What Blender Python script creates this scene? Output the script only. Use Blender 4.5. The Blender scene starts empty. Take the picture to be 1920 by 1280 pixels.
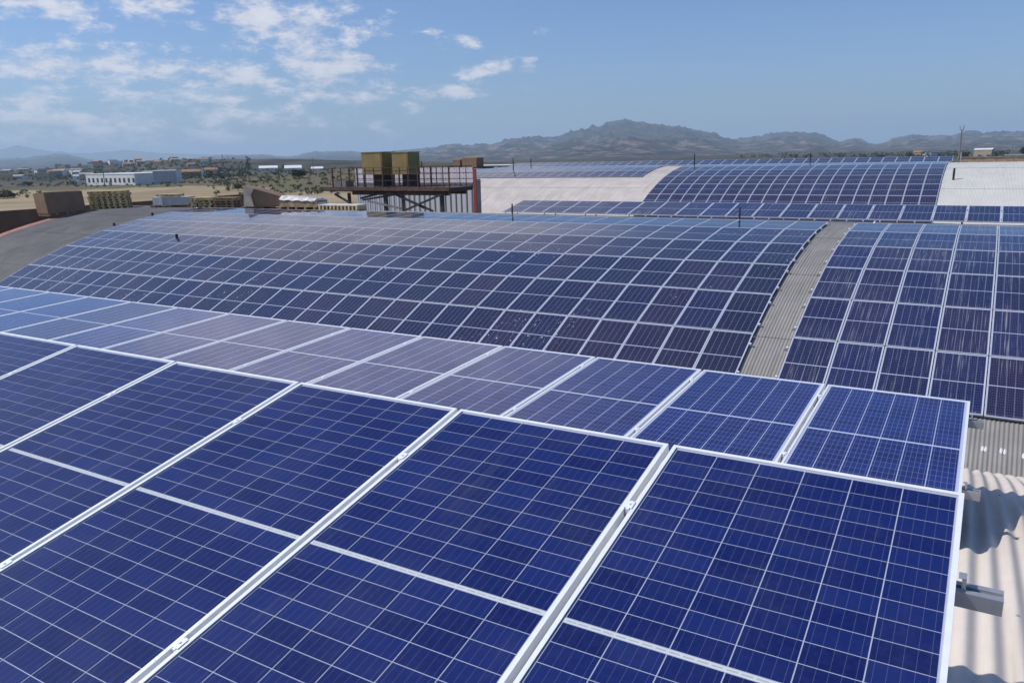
import bpy, math, random
import numpy as np
from mathutils import Vector, Matrix, noise
random.seed(7); np.random.seed(7)
scene = bpy.context.scene
COL = scene.collection

# ------------------------------------------------------------------ camera
F_PX, PITCH, ROLL, YAW = 1464.3, 0.2363, -0.0233, 0.5455
cam_data = bpy.data.cameras.new('camera'); cam = bpy.data.objects.new('camera', cam_data); COL.objects.link(cam)
cam_data.sensor_fit = 'HORIZONTAL'; cam_data.sensor_width = 36.0; cam_data.lens = 36.0*F_PX/1920.0
cam_data.clip_start = 0.05; cam_data.clip_end = 90000.0
CAM_M = Matrix.Rotation(YAW, 4, 'Z') @ Matrix.Rotation(math.pi/2-PITCH, 4, 'X') @ Matrix.Rotation(ROLL, 4, 'Z')
cam.matrix_world = CAM_M
scene.camera = cam

# ------------------------------------------------------------------ light, exposure
SUN = Vector((-0.75, -0.42, 1.0)).normalized()
SUN_EL = math.asin(SUN.z); SUN_AZ = math.atan2(SUN.x, SUN.y)
sd = bpy.data.lights.new('sun', 'SUN'); so = bpy.data.objects.new('sun', sd); COL.objects.link(so)
sd.energy = 3.6; sd.angle = math.radians(0.53); sd.color = (1.0, 0.95, 0.88)
so.rotation_euler = SUN.to_track_quat('Z', 'Y').to_euler()
scene.view_settings.view_transform = 'Standard'; scene.view_settings.look = 'None'
scene.view_settings.exposure = 0.10; scene.view_settings.gamma = 1.0
scene.view_settings.use_curve_mapping = False
scene.cycles.use_denoising = True
scene.cycles.max_bounces = 6; scene.cycles.diffuse_bounces = 3; scene.cycles.glossy_bounces = 3
scene.cycles.transparent_max_bounces = 8; scene.cycles.volume_bounces = 4
scene.cycles.caustics_reflective = False; scene.cycles.caustics_refractive = False

def ray(u, v):
    """direction of the photograph's ray in the place (used to measure where things stand)"""
    d = Vector(((u-960)/F_PX, -(v-640)/F_PX, -1.0))
    return (CAM_M.to_3x3() @ d)
def px(u, v, Y): r = ray(u, v); return r*(Y/r.y)
def pz(u, v, z): r = ray(u, v); return r*(z/r.z)

# ------------------------------------------------------------------ node helpers
class NT:
    def __init__(s, tree): s.t = tree; s.n = tree.nodes; s.l = tree.links
    def new(s, typ, **kw):
        n = s.n.new(typ)
        for k, v in kw.items(): setattr(n, k, v)
        return n
    def put(s, sock, v):
        if v is None: return
        if hasattr(v, 'is_linked') or hasattr(v, 'links'): s.l.new(v, sock)
        else:
            try: sock.default_value = v
            except Exception: sock.default_value = (*v, 1.0)
    def math(s, op, a, b=None, c=None, clamp=False):
        n = s.new('ShaderNodeMath', operation=op, use_clamp=clamp)
        s.put(n.inputs[0], a); s.put(n.inputs[1], b); s.put(n.inputs[2], c); return n.outputs[0]
    def step(s, x, lo, hi, a=0.0, b=1.0):
        n = s.new('ShaderNodeMapRange', interpolation_type='SMOOTHSTEP', clamp=True)
        s.put(n.inputs[0], x); s.put(n.inputs[1], lo); s.put(n.inputs[2], hi); s.put(n.inputs[3], a); s.put(n.inputs[4], b)
        return n.outputs[0]
    def mix(s, f, a, b, blend='MIX'):
        n = s.new('ShaderNodeMix', data_type='RGBA', blend_type=blend)
        s.put(n.inputs[0], f); s.put(n.inputs[6], a); s.put(n.inputs[7], b); return n.outputs[2]
    def noise(s, vec, scale, detail=4, rough=0.55, dist=0.0):
        n = s.new('ShaderNodeTexNoise'); s.put(n.inputs['Vector'], vec)
        n.inputs['Scale'].default_value = scale; n.inputs['Detail'].default_value = detail
        n.inputs['Roughness'].default_value = rough; n.inputs['Distortion'].default_value = dist
        return n.outputs['Fac']
    def mapping(s, vec, loc=(0,0,0), rot=(0,0,0), scale=(1,1,1)):
        n = s.new('ShaderNodeMapping'); s.put(n.inputs[0], vec)
        n.inputs[1].default_value = loc; n.inputs[2].default_value = rot; n.inputs[3].default_value = scale
        return n.outputs[0]
    def pos(s): return s.new('ShaderNodeNewGeometry').outputs['Position']
    def obj(s): return s.new('ShaderNodeTexCoord').outputs['Object']
    def uv(s): return s.new('ShaderNodeTexCoord').outputs['UV']
    def rnd(s): return s.new('ShaderNodeObjectInfo').outputs['Random']
    def xyz(s, v):
        n = s.new('ShaderNodeSeparateXYZ'); s.put(n.inputs[0], v); return n.outputs
    def comb(s, x, y, z):
        n = s.new('ShaderNodeCombineXYZ'); s.put(n.inputs[0], x); s.put(n.inputs[1], y); s.put(n.inputs[2], z); return n.outputs[0]

MATS = {}
def material(name, build):
    m = bpy.data.materials.new(name); m.use_nodes = True
    nt = NT(m.node_tree); b = m.node_tree.nodes['Principled BSDF']; build(nt, b, m); MATS[name] = m; return m
def plain(name, col, rough=0.7, var=0.25, scale=6.0, metal=0.0, spec=0.35, dirt=None, bump=0.0):
    def f(t, b, m):
        n = t.noise(t.obj(), scale, 5, 0.6)
        dark = tuple(c*(1-var) for c in col); lite = tuple(min(1, c*(1+var*0.7)) for c in col)
        c = t.mix(t.step(n, 0.3, 0.7), (*dark, 1), (*lite, 1))
        if dirt: c = t.mix(t.step(t.noise(t.obj(), scale*0.37, 6, 0.7), 0.5, 0.75, 0, 0.7), c, (*dirt, 1))
        t.put(b.inputs['Base Color'], c); b.inputs['Roughness'].default_value = rough
        b.inputs['Metallic'].default_value = metal; b.inputs['Specular IOR Level'].default_value = spec
        if bump:
            bn = t.new('ShaderNodeBump'); bn.inputs['Strength'].default_value = bump; bn.inputs['Distance'].default_value = 0.02
            t.put(bn.inputs['Height'], n); t.put(b.inputs['Normal'], bn.outputs[0])
    return material(name, f)

# ------------------------------------------------------------------ world: sky with clouds
world = bpy.data.worlds.new('World'); scene.world = world; world.use_nodes = True
def build_world():
    t = NT(world.node_tree); t.n.clear()
    out = t.new('ShaderNodeOutputWorld'); bg = t.new('ShaderNodeBackground'); t.l.new(bg.outputs[0], out.inputs[0])
    sky = t.new('ShaderNodeTexSky', sky_type='NISHITA'); sky.sun_disc = False
    sky.sun_elevation = SUN_EL; sky.sun_rotation = SUN_AZ
    sky.altitude = 100; sky.air_density = 1.0; sky.dust_density = 1.0; sky.ozone_density = 1.0
    d = t.new('ShaderNodeTexCoord').outputs['Generated']
    s = t.xyz(d)
    az = t.math('ARCTAN2', s[0], s[1]); el = t.math('ARCSINE', s[2])
    k = t.math('ADD', t.math('MAXIMUM', s[2], 0.0), 0.06)
    pc = t.comb(t.math('DIVIDE', s[0], k), t.math('DIVIDE', s[1], k), 0.0)     # clouds float on a sheet: perspective coordinates
    n2 = t.noise(pc, 0.45, 1, 0.5)
    ang = t.comb(az, el, 0.0)
    n3 = t.noise(t.mapping(ang, scale=(1.0, 2.2, 1.0)), 21.0, 8, 0.68)
    clouds = [ # where the photograph shows cloud: centre, half width, half height (pixels), weight
        (95,12,110,17,1.0),(300,14,62,20,1.0),(172,50,34,13,.9),(470,38,70,34,1.05),(560,52,90,36,1.1),(620,60,45,26,.85),
        (130,125,125,30,1.05),(200,112,48,20,1.0),(315,126,48,24,1.0),(395,128,50,22,.85),(445,152,95,34,1.05),(560,120,70,36,1.0),
        (640,118,64,24,1.15),(610,152,80,26,.95),(700,182,84,16,1.0),(850,172,66,11,1.05),(870,82,30,13,1.0),
        (1018,56,17,12,1.0),(905,138,48,13,.9),(940,124,34,17,1.05),(990,120,20,12,1.0),(385,182,140,20,.95),(60,195,110,22,.9),
        (150,225,260,36,.95),(420,225,240,36,.85),(250,264,460,30,.85),(650,215,60,8,.7),(780,232,60,8,.6),(560,198,70,10,.7),
        (690,6,120,9,.45),(800,60,90,14,.42)]
    acc = None
    for (u, v, w, h, wt) in clouds:
        r = ray(u, v).normalized(); a0 = math.atan2(r.x, r.y); e0 = math.asin(r.z)
        sa = w/F_PX*1.02; se = h/F_PX*1.02
        vm = t.new('ShaderNodeVectorMath', operation='MULTIPLY_ADD'); t.put(vm.inputs[0], ang); vm.inputs[1].default_value = (1/sa, 1/se, 0); vm.inputs[2].default_value = (-a0/sa, -e0/se, 0)
        ln = t.new('ShaderNodeVectorMath', operation='LENGTH'); t.put(ln.inputs[0], vm.outputs[0])
        g = t.math('MULTIPLY_ADD', ln.outputs['Value'], -0.45, wt+0.06)
        acc = g if acc is None else t.math('MAXIMUM', acc, g)
    # unseen cloud veil added above the view, limited to the band the panels reflect
    side = t.step(az, -0.62, -0.30, 1.0, 0.0)
    back = t.step(az, -1.12, -0.92, 0.2, 1.0)
    up = t.math('MULTIPLY', t.step(el, 0.165, 0.25), t.step(el, 0.36, 0.60, 1.0, 0.0))
    gen = t.math('MULTIPLY', t.math('MULTIPLY', up, side), back)
    body = t.math('ADD', acc, t.math('MULTIPLY', t.math('SUBTRACT', n3, 0.52), 3.4))
    mask = t.math('MULTIPLY', t.step(body, 0.42, 1.15), t.step(acc, 0.05, 0.4))
    mask = t.math('MULTIPLY', mask, 0.80)
    veil = t.math('MULTIPLY', gen, t.step(t.math('ADD', t.math('MULTIPLY', n2, 0.7), t.math('MULTIPLY', n3, 0.3)), 0.30, 0.62, 0.35, 0.92))
    mask = t.math('MAXIMUM', mask, t.math('MULTIPLY', veil, 1.0))
    shade = t.mix(t.step(n3, 0.35, 0.7), (*CLOUD_DARK, 1), (*CLOUD_LITE, 1))
    base = t.mix(1.0, sky.outputs[0], (*SKY_TINT, 1), 'MULTIPLY')
    col = t.mix(mask, base, shade)
    t.put(bg.inputs[0], col); bg.inputs[1].default_value = 0.115
CLOUD_DARK = (5.8, 5.65, 6.1); CLOUD_LITE = (7.5, 7.3, 7.6); SKY_TINT = (0.53, 0.69, 0.99)
build_world()

# ------------------------------------------------------------------ mesh helpers
class MB:
    def __init__(s): s.v = []; s.f = []; s.m = []
    def add(s, vs, fs, mi=0):
        o = len(s.v); s.v += [tuple(x) for x in vs]; s.f += [tuple(i+o for i in f) for f in fs]; s.m += [mi]*len(fs); return s
    def box(s, x0, x1, y0, y1, z0, z1, M=None, mi=0):
        vs = [Vector((x, y, z)) for z in (z0, z1) for y in (y0, y1) for x in (x0, x1)]
        if M is not None: vs = [M @ v for v in vs]
        return s.add(vs, [(0,2,3,1),(4,5,7,6),(0,1,5,4),(2,6,7,3),(0,4,6,2),(1,3,7,5)], mi)
    def bar(s, a, b, w, h=None, mi=0):
        a = Vector(a); b = Vector(b); h = h or w; d = b-a; L = d.length; d.normalize()
        up = Vector((0,0,1)) if abs(d.z) < 0.95 else Vector((0,1,0))
        x = d.cross(up).normalized(); z = x.cross(d)
        M = Matrix((x, d, z)).transposed().to_4x4(); M.translation = a
        return s.box(-w/2, w/2, 0, L, -h/2, h/2, M, mi)
    def tube(s, pts, rads, n=8, mi=0, cap=True):
        o = len(s.v); pts = [Vector(p) for p in pts]
        for i, p in enumerate(pts):
            d = (pts[min(i+1, len(pts)-1)]-pts[max(i-1, 0)]).normalized()
            up = Vector((0,0,1)) if abs(d.z) < 0.9 else Vector((1,0,0))
            x = d.cross(up).normalized(); y = d.cross(x)
            for k in range(n):
                a = 2*math.pi*k/n; s.v.append(tuple(p+(x*math.cos(a)+y*math.sin(a))*rads[i]))
        for i in range(len(pts)-1):
            for k in range(n):
                s.f.append((o+i*n+k, o+i*n+(k+1)%n, o+(i+1)*n+(k+1)%n, o+(i+1)*n+k)); s.m.append(mi)
        if cap:
            s.f.append(tuple(o+k for k in range(n))[::-1]); s.m.append(mi)
            s.f.append(tuple(o+(len(pts)-1)*n+k for k in range(n))); s.m.append(mi)
        return s
    def mesh(s, name, mats, smooth=False):
        me = bpy.data.meshes.new(name); me.from_pydata(s.v, [], s.f)
        for m in (mats if isinstance(mats, (list, tuple)) else [mats]): me.materials.append(m)
        if len(set(s.m)) > 1: me.polygons.foreach_set('material_index', s.m)
        if smooth: me.polygons.foreach_set('use_smooth', [True]*len(me.polygons))
        me.update(); return me
    def build(s, name, mats, parent=None, smooth=False): return link(name, s.mesh(name, mats, smooth), parent)
def link(name, data, parent=None, M=None):
    o = bpy.data.objects.new(name, data); COL.objects.link(o)
    if parent is not None: o.parent = parent
    if M is not None: o.matrix_basis = M
    return o
def tag(o, label=None, cat=None, group=None, kind=None):
    if label: o['label'] = label
    if cat: o['category'] = cat
    if group: o['group'] = group
    if kind: o['kind'] = kind
    return o
def empty(name, M=None, label=None, cat=None, group=None, kind=None):
    o = bpy.data.objects.new(name, None); o.empty_display_size = 0.2; COL.objects.link(o)
    if M is not None: o.matrix_basis = M
    return tag(o, label, cat, group, kind)
T = Matrix.Translation
ONES = ['', 'first', 'second', 'third', 'fourth', 'fifth', 'sixth', 'seventh', 'eighth', 'ninth', 'tenth', 'eleventh', 'twelfth', 'thirteenth',
        'fourteenth', 'fifteenth', 'sixteenth', 'seventeenth', 'eighteenth', 'nineteenth', 'twentieth']
def nth(n):
    if n <= 20: return ONES[n]
    if n == 30: return 'thirtieth'
    return ('twenty-' if n < 30 else 'thirty-')+ONES[n % 10]

# ------------------------------------------------------------------ materials
def corr_mat(name, c1, c2, stain, streak=0.5, rough=0.75):
    def f(t, b, m):
        p = t.pos()
        n = t.noise(p, 0.9, 6, 0.65); st = t.noise(t.mapping(p, scale=(9.0, 0.35, 0.35)), 1.0, 5, 0.6)
        fine = t.noise(p, 40, 4, 0.7)
        c = t.mix(t.step(n, 0.3, 0.7), (*c1, 1), (*c2, 1))
        c = t.mix(t.math('MULTIPLY', t.step(st, 0.48, 0.72), streak), c, (*stain, 1))
        c = t.mix(t.step(fine, 0.5, 0.8, 0, 0.25), c, (*stain, 1))
        t.put(b.inputs['Base Color'], c); b.inputs['Roughness'].default_value = rough; b.inputs['Specular IOR Level'].default_value = 0.3
    return material(name, f)
corr_mat('white_sheet', (0.62,0.55,0.475), (0.70,0.63,0.55), (0.46,0.40,0.335), 0.6)
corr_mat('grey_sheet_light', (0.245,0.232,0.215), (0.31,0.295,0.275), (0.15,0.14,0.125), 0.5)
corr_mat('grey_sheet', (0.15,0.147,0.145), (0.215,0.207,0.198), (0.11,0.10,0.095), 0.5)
corr_mat('cream_sheet', (0.50,0.45,0.41), (0.60,0.55,0.50), (0.39,0.345,0.31), 0.85)
corr_mat('pale_sheet', (0.52,0.515,0.47), (0.58,0.575,0.53), (0.47,0.45,0.40), 0.5)
plain('aluminium', (0.84,0.86,0.88), 0.45, 0.04, 20, metal=0.12, spec=0.5)
plain('frame_dull', (0.50,0.52,0.58), 0.5, 0.06, 20, metal=0.1, spec=0.4)
plain('rail_metal', (0.50,0.51,0.53), 0.4, 0.08, 20, metal=0.6, spec=0.5)
plain('backsheet', (0.52,0.57,0.74), 0.35, 0.04, 10)
plain('strip_white', (0.74,0.80,0.88), 0.4, 0.04, 10)
plain('ribbon', (0.58,0.63,0.70), 0.4, 0.1, 30, metal=0.3)
plain('red_paint', (0.33,0.075,0.06), 0.6, 0.3, 3, dirt=(0.2,0.09,0.07))
plain('faded_red', (0.36,0.17,0.13), 0.8, 0.3, 2, dirt=(0.3,0.22,0.18))
plain('brown_wall', (0.20,0.13,0.095), 0.9, 0.25, 0.5, dirt=(0.10,0.07,0.055))
plain('concrete', (0.33,0.31,0.28), 0.9, 0.2, 1.0, dirt=(0.2,0.18,0.16))
plain('carton', (0.25,0.165,0.105), 0.85, 0.15, 1.5, dirt=(0.17,0.11,0.075))
plain('carton_sunlit', (0.56,0.46,0.36), 0.85, 0.15, 1.5)  # cardboard with the sunlight on its lit faces put into the colour
plain('pallet_wood', (0.62,0.50,0.27), 0.85, 0.35, 4.0, dirt=(0.30,0.21,0.10))
plain('old_wood', (0.36,0.25,0.15), 0.85, 0.35, 4.0, dirt=(0.2,0.13,0.08))
plain('white_wrap', (0.70,0.66,0.62), 0.5, 0.15, 3.0, spec=0.5)
plain('grey_box', (0.42,0.42,0.43), 0.7, 0.1, 2.0)
plain('rust_steel', (0.115,0.065,0.045), 0.8, 0.35, 3.0, dirt=(0.05,0.035,0.03))
plain('dark_steel', (0.045,0.042,0.045), 0.7, 0.3, 3.0)
plain('grey_steel', (0.20,0.19,0.19), 0.7, 0.25, 3.0)
plain('cooler_olive', (0.27,0.195,0.080), 0.7, 0.18, 1.2, dirt=(0.20,0.12,0.05))
plain('cooler_green', (0.19,0.19,0.07), 0.7, 0.15, 1.2)
plain('black_pipe', (0.03,0.03,0.035), 0.6, 0.2, 5)
plain('white_paint', (0.72,0.72,0.70), 0.7, 0.06, 0.3, dirt=(0.6,0.58,0.53))
plain('pale_grey', (0.40,0.42,0.44), 0.7, 0.1, 0.3)
plain('dark_window', (0.05,0.06,0.075), 0.25, 0.3, 0.5, spec=0.6)
plain('terracotta', (0.36,0.19,0.12), 0.85, 0.25, 0.5)
plain('ochre_wall', (0.55,0.38,0.17), 0.85, 0.1, 0.5)
plain('beige_wall', (0.42,0.36,0.24), 0.85, 0.12, 0.4)
plain('blue_wall', (0.10,0.14,0.28), 0.7, 0.1, 0.5)
plain('bark', (0.10,0.075,0.05), 0.9, 0.3, 3)
def leafmat(name, a, b_):
    def f(t, b, m):
        c = t.mix(t.rnd() if False else t.step(t.noise(t.pos(), 0.9, 3), 0.3, 0.7), (*a, 1), (*b_, 1))
        t.put(b.inputs['Base Color'], c); b.inputs['Roughness'].default_value = 0.75; b.inputs['Specular IOR Level'].default_value = 0.2
    return material(name, f)
leafmat('dark_leaf', (0.025,0.038,0.020), (0.06,0.075,0.038)); leafmat('olive_leaf', (0.075,0.085,0.038), (0.15,0.15,0.07))

def wall_sheet(t, b, m):
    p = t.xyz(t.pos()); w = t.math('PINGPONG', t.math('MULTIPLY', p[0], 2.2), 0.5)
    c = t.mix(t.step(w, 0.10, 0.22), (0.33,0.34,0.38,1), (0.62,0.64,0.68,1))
    c = t.mix(t.step(t.noise(t.pos(), 0.7, 5), 0.5, 0.8, 0, 0.35), c, (0.45,0.42,0.38,1))
    t.put(b.inputs['Base Color'], c); b.inputs['Roughness'].default_value = 0.6
material('wall_sheet', wall_sheet)
def dotted(t, b, m):
    p = t.xyz(t.pos()); a = t.math('PINGPONG', t.math('MULTIPLY', p[0], 2.6), 0.5)
    z = t.math('PINGPONG', t.math('MULTIPLY', p[2], 3.1), 0.5)
    r = t.math('ADD', t.math('POWER', a, 2.0), t.math('POWER', z, 2.0))
    c = t.mix(t.math('LESS_THAN', r, 0.012), (0.66,0.60,0.64,1), (0.22,0.12,0.17,1))
    t.put(b.inputs['Base Color'], c); b.inputs['Roughness'].default_value = 0.7
material('dotted_panel', dotted)

CELL_A, CELL_B, CELL_P = (0.0050,0.0115,0.112), (0.0110,0.0260,0.178), (0.021,0.012,0.042)
LINE = (0.40,0.45,0.66)
def cell_single(t, b, m):           # one silicon half cell with its five busbars
    u = t.xyz(t.uv())
    bus = t.math('LESS_THAN', t.math('PINGPONG', t.math('ADD', t.math('MULTIPLY', u[0], 5.0), 0.5), 0.5), 0.022)
    gr = t.noise(t.mapping(t.pos(), scale=(60, 60, 60)), 1.0, 3, 0.7)
    c = t.mix(t.rnd(), (*CELL_A, 1), (*CELL_B, 1)); c = t.mix(t.step(gr, 0.35, 0.7, 0, 0.45), c, (0.013,0.034,0.200,1))
    c = t.mix(t.math('MULTIPLY', bus, 0.20), c, (*LINE, 1))
    t.put(b.inputs['Base Color'], c); b.inputs['Roughness'].default_value = 0.45; b.inputs['Specular IOR Level'].default_value = 0.15
material('silicon_cell', cell_single)
def cover_glass(t, b, m):
    t.n.remove(b); out = t.n['Material Output']
    fr = t.new('ShaderNodeFresnel'); fr.inputs[0].default_value = 1.42
    gl = t.new('ShaderNodeBsdfGlossy'); gl.inputs['Roughness'].default_value = 0.05
    tr = t.new('ShaderNodeBsdfTransparent'); tr.inputs[0].default_value = (0.97,0.98,0.98,1)
    n = t.noise(t.pos(), 3.0, 6, 0.7); sp = t.noise(t.pos(), 55.0, 3, 0.6)
    di = t.new('ShaderNodeBsdfDiffuse'); di.inputs[0].default_value = (0.5,0.48,0.45,1)
    rn = t.noise(t.mapping(t.pos(), scale=(22, 1.2, 1.2)), 1.0, 4, 0.6)
    dust = t.math('ADD', t.math('ADD', t.step(n, 0.4, 0.8, 0.0, 0.03), t.math('MULTIPLY', t.step(rn, 0.55, 0.75, 0.0, 0.035), t.step(n, 0.4, 0.6))), t.step(sp, 0.75, 0.80, 0.0, 0.16))
    bp_ = t.new('ShaderNodeBump'); bp_.inputs['Strength'].default_value = 0.25; bp_.inputs['Distance'].default_value = 0.0012; t.put(bp_.inputs['Height'], t.noise(t.pos(), 2.2, 2, 0.5)); t.l.new(bp_.outputs[0], gl.inputs['Normal'])
    m1 = t.new('ShaderNodeMixShader'); t.put(m1.inputs[0], dust); t.l.new(tr.outputs[0], m1.inputs[1]); t.l.new(di.outputs[0], m1.inputs[2])
    m2 = t.new('ShaderNodeMixShader'); t.put(m2.inputs[0], fr.outputs[0]); t.l.new(m1.outputs[0], m2.inputs[1]); t.l.new(gl.outputs[0], m2.inputs[2])
    t.l.new(m2.outputs[0], out.inputs[0])
material('cover_glass', cover_glass)
def panel_glass(name, streak, specks, purple, dust0=0.0, bus=0.45, dark=0.0, colw=0.55):
    """laminate of 6 x 24 half cells seen through glass (for panels whose cells are too small to pick apart)"""
    def f(t, b, m):
        u = t.xyz(t.uv()); rnd = t.rnd(); pos = t.pos()
        U = t.math('MULTIPLY', t.math('SUBTRACT', u[0], 0.016), 6.0/0.968); V = t.math('MULTIPLY', t.math('SUBTRACT', u[1], 0.010), 24.0/0.98)
        col = t.math('LESS_THAN', t.math('PINGPONG', U, 0.5), 0.017)
        row = t.math('LESS_THAN', t.math('PINGPONG', V, 0.5), 0.022)
        mid = t.math('LESS_THAN', t.math('ABSOLUTE', t.math('SUBTRACT', u[1], 0.5)), 0.0058)
        bb = t.math('LESS_THAN', t.math('PINGPONG', t.math('ADD', t.math('MULTIPLY', U, 5.0), 0.5), 0.5), 0.036)
        edge = t.math('LESS_THAN', t.math('MINIMUM', t.math('MINIMUM', u[0], t.math('SUBTRACT', 1.0, u[0])), t.math('MULTIPLY', t.math('MINIMUM', u[1], t.math('SUBTRACT', 1.0, u[1])), 1.96)), 0.015)
        wn = t.new('ShaderNodeTexWhiteNoise', noise_dimensions='3D')
        t.put(wn.inputs['Vector'], t.comb(t.math('FLOOR', U), t.math('FLOOR', V), t.math('MULTIPLY', rnd, 97.0)))
        c = t.mix(wn.outputs[0], (*CELL_A, 1), (*CELL_B, 1))
        r2 = t.math('FRACT', t.math('MULTIPLY', rnd, 37.31))
        c = t.mix(t.math('MULTIPLY_ADD', r2, 0.22, dark*0.9), c, (0.0055,0.0075,0.032,1))
        c = t.mix(t.math('MULTIPLY', t.step(rnd, 1.0-purple-0.25, 1.0), 0.6), c, (*CELL_P, 1))
        ln = t.math('MAXIMUM', t.math('MULTIPLY', row, 0.36), t.math('MULTIPLY', bb, bus))
        c = t.mix(ln, c, (*LINE, 1)); c = t.mix(t.math('MULTIPLY', col, colw), c, (0.48,0.53,0.72,1))
        c = t.mix(t.math('MAXIMUM', mid, edge), c, (0.50,0.55,0.68,1))
        # dried run-off: thin streaks down the slope, and bird dirt
        sn = t.noise(t.comb(t.math('MULTIPLY', t.xyz(pos)[0], 34.0), t.math('MULTIPLY', t.xyz(pos)[1], 0.6), t.math('MULTIPLY', rnd, 9.0)), 1.0, 3, 0.6)
        patch = t.noise(pos, 0.55, 4, 0.6)
        if streak:
            c = t.mix(t.math('MULTIPLY', t.math('MULTIPLY', t.step(sn, 0.56, 0.70), t.step(patch, 0.36, 0.62)), streak), c, (0.50,0.50,0.52,1))
        if specks:
            sp = t.noise(t.mapping(pos, scale=(1, 0.7, 0.7)), 15.0, 2, 0.5)
            pm = t.noise(pos, 0.23, 2, 0.5)
            c = t.mix(t.math('MULTIPLY', t.math('MULTIPLY', t.step(sp, 0.68, 0.72), t.step(pm, 0.55, 0.63)), specks), c, (0.62,0.62,0.62,1))
        low = t.math('MULTIPLY', t.step(u[1], 0.005, 0.05, 1.0, 0.0), t.step(t.noise(pos, 5.0, 4, 0.7), 0.35, 0.7, 0.05, 0.4))
        c = t.mix(low, c, (0.36,0.34,0.33,1))
        film = t.math('ADD', t.step(patch, 0.3, 0.8, 0.0, 0.03), dust0)
        c = t.mix(film, c, (0.42,0.40,0.40,1))
        t.put(b.inputs['Base Color'], c); b.inputs['Roughness'].default_value = 0.055
        b.inputs['IOR'].default_value = 1.5; b.inputs['Specular IOR Level'].default_value = 0.5
    return material(name, f)
panel_glass('panel_glass', 0.0, 0.9, 0.30, 0.003, 0.24, 0.92)
panel_glass('panel_glass_near', 0.0, 0.3, 0.0, 0.004, 0.34, 0.0, 0.9)
panel_glass('panel_glass_streaked', 0.42, 0.7, 0.30, 0.004, 0.26, 0.72)
panel_glass('panel_glass_far', 0.2, 0.0, 0.45, 0.005, 0.18, 0.80)

# ------------------------------------------------------------------ ground and hills
def fbm(x, y, s, oct=5, seed=0.0): return noise.fractal(Vector((x*s+seed, y*s-seed, seed*1.7)), 1.0, 2.0, oct)
GZ = -11.0
def bump2(x, y, cx, cy, rx, ry): return math.exp(-((x-cx)/rx)**2-((y-cy)/ry)**2)
def ground_z(x, y):
    d = math.hypot(x, y)
    z = GZ
    if d > 110:
        k = min(1, (d-110)/150)
        z += k*(1.1*fbm(x, y, 0.012, 4)+0.5*fbm(x, y, 0.05, 3, 5))
        z += k*(3.4*bump2(x, y, -235, 300, 95, 60)+4.0*bump2(x, y, -480, 640, 230, 120)+20*bump2(x, y, -1150, 880, 420, 190)-4.0*bump2(x, y, -700, 300, 250, 160))
        z -= k*min(14, max(0, d-420)*0.006)
        if d > 900: z += min(1, (d-900)/1500)*6*fbm(x, y, 0.0016, 4, 2)
    return z
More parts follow.
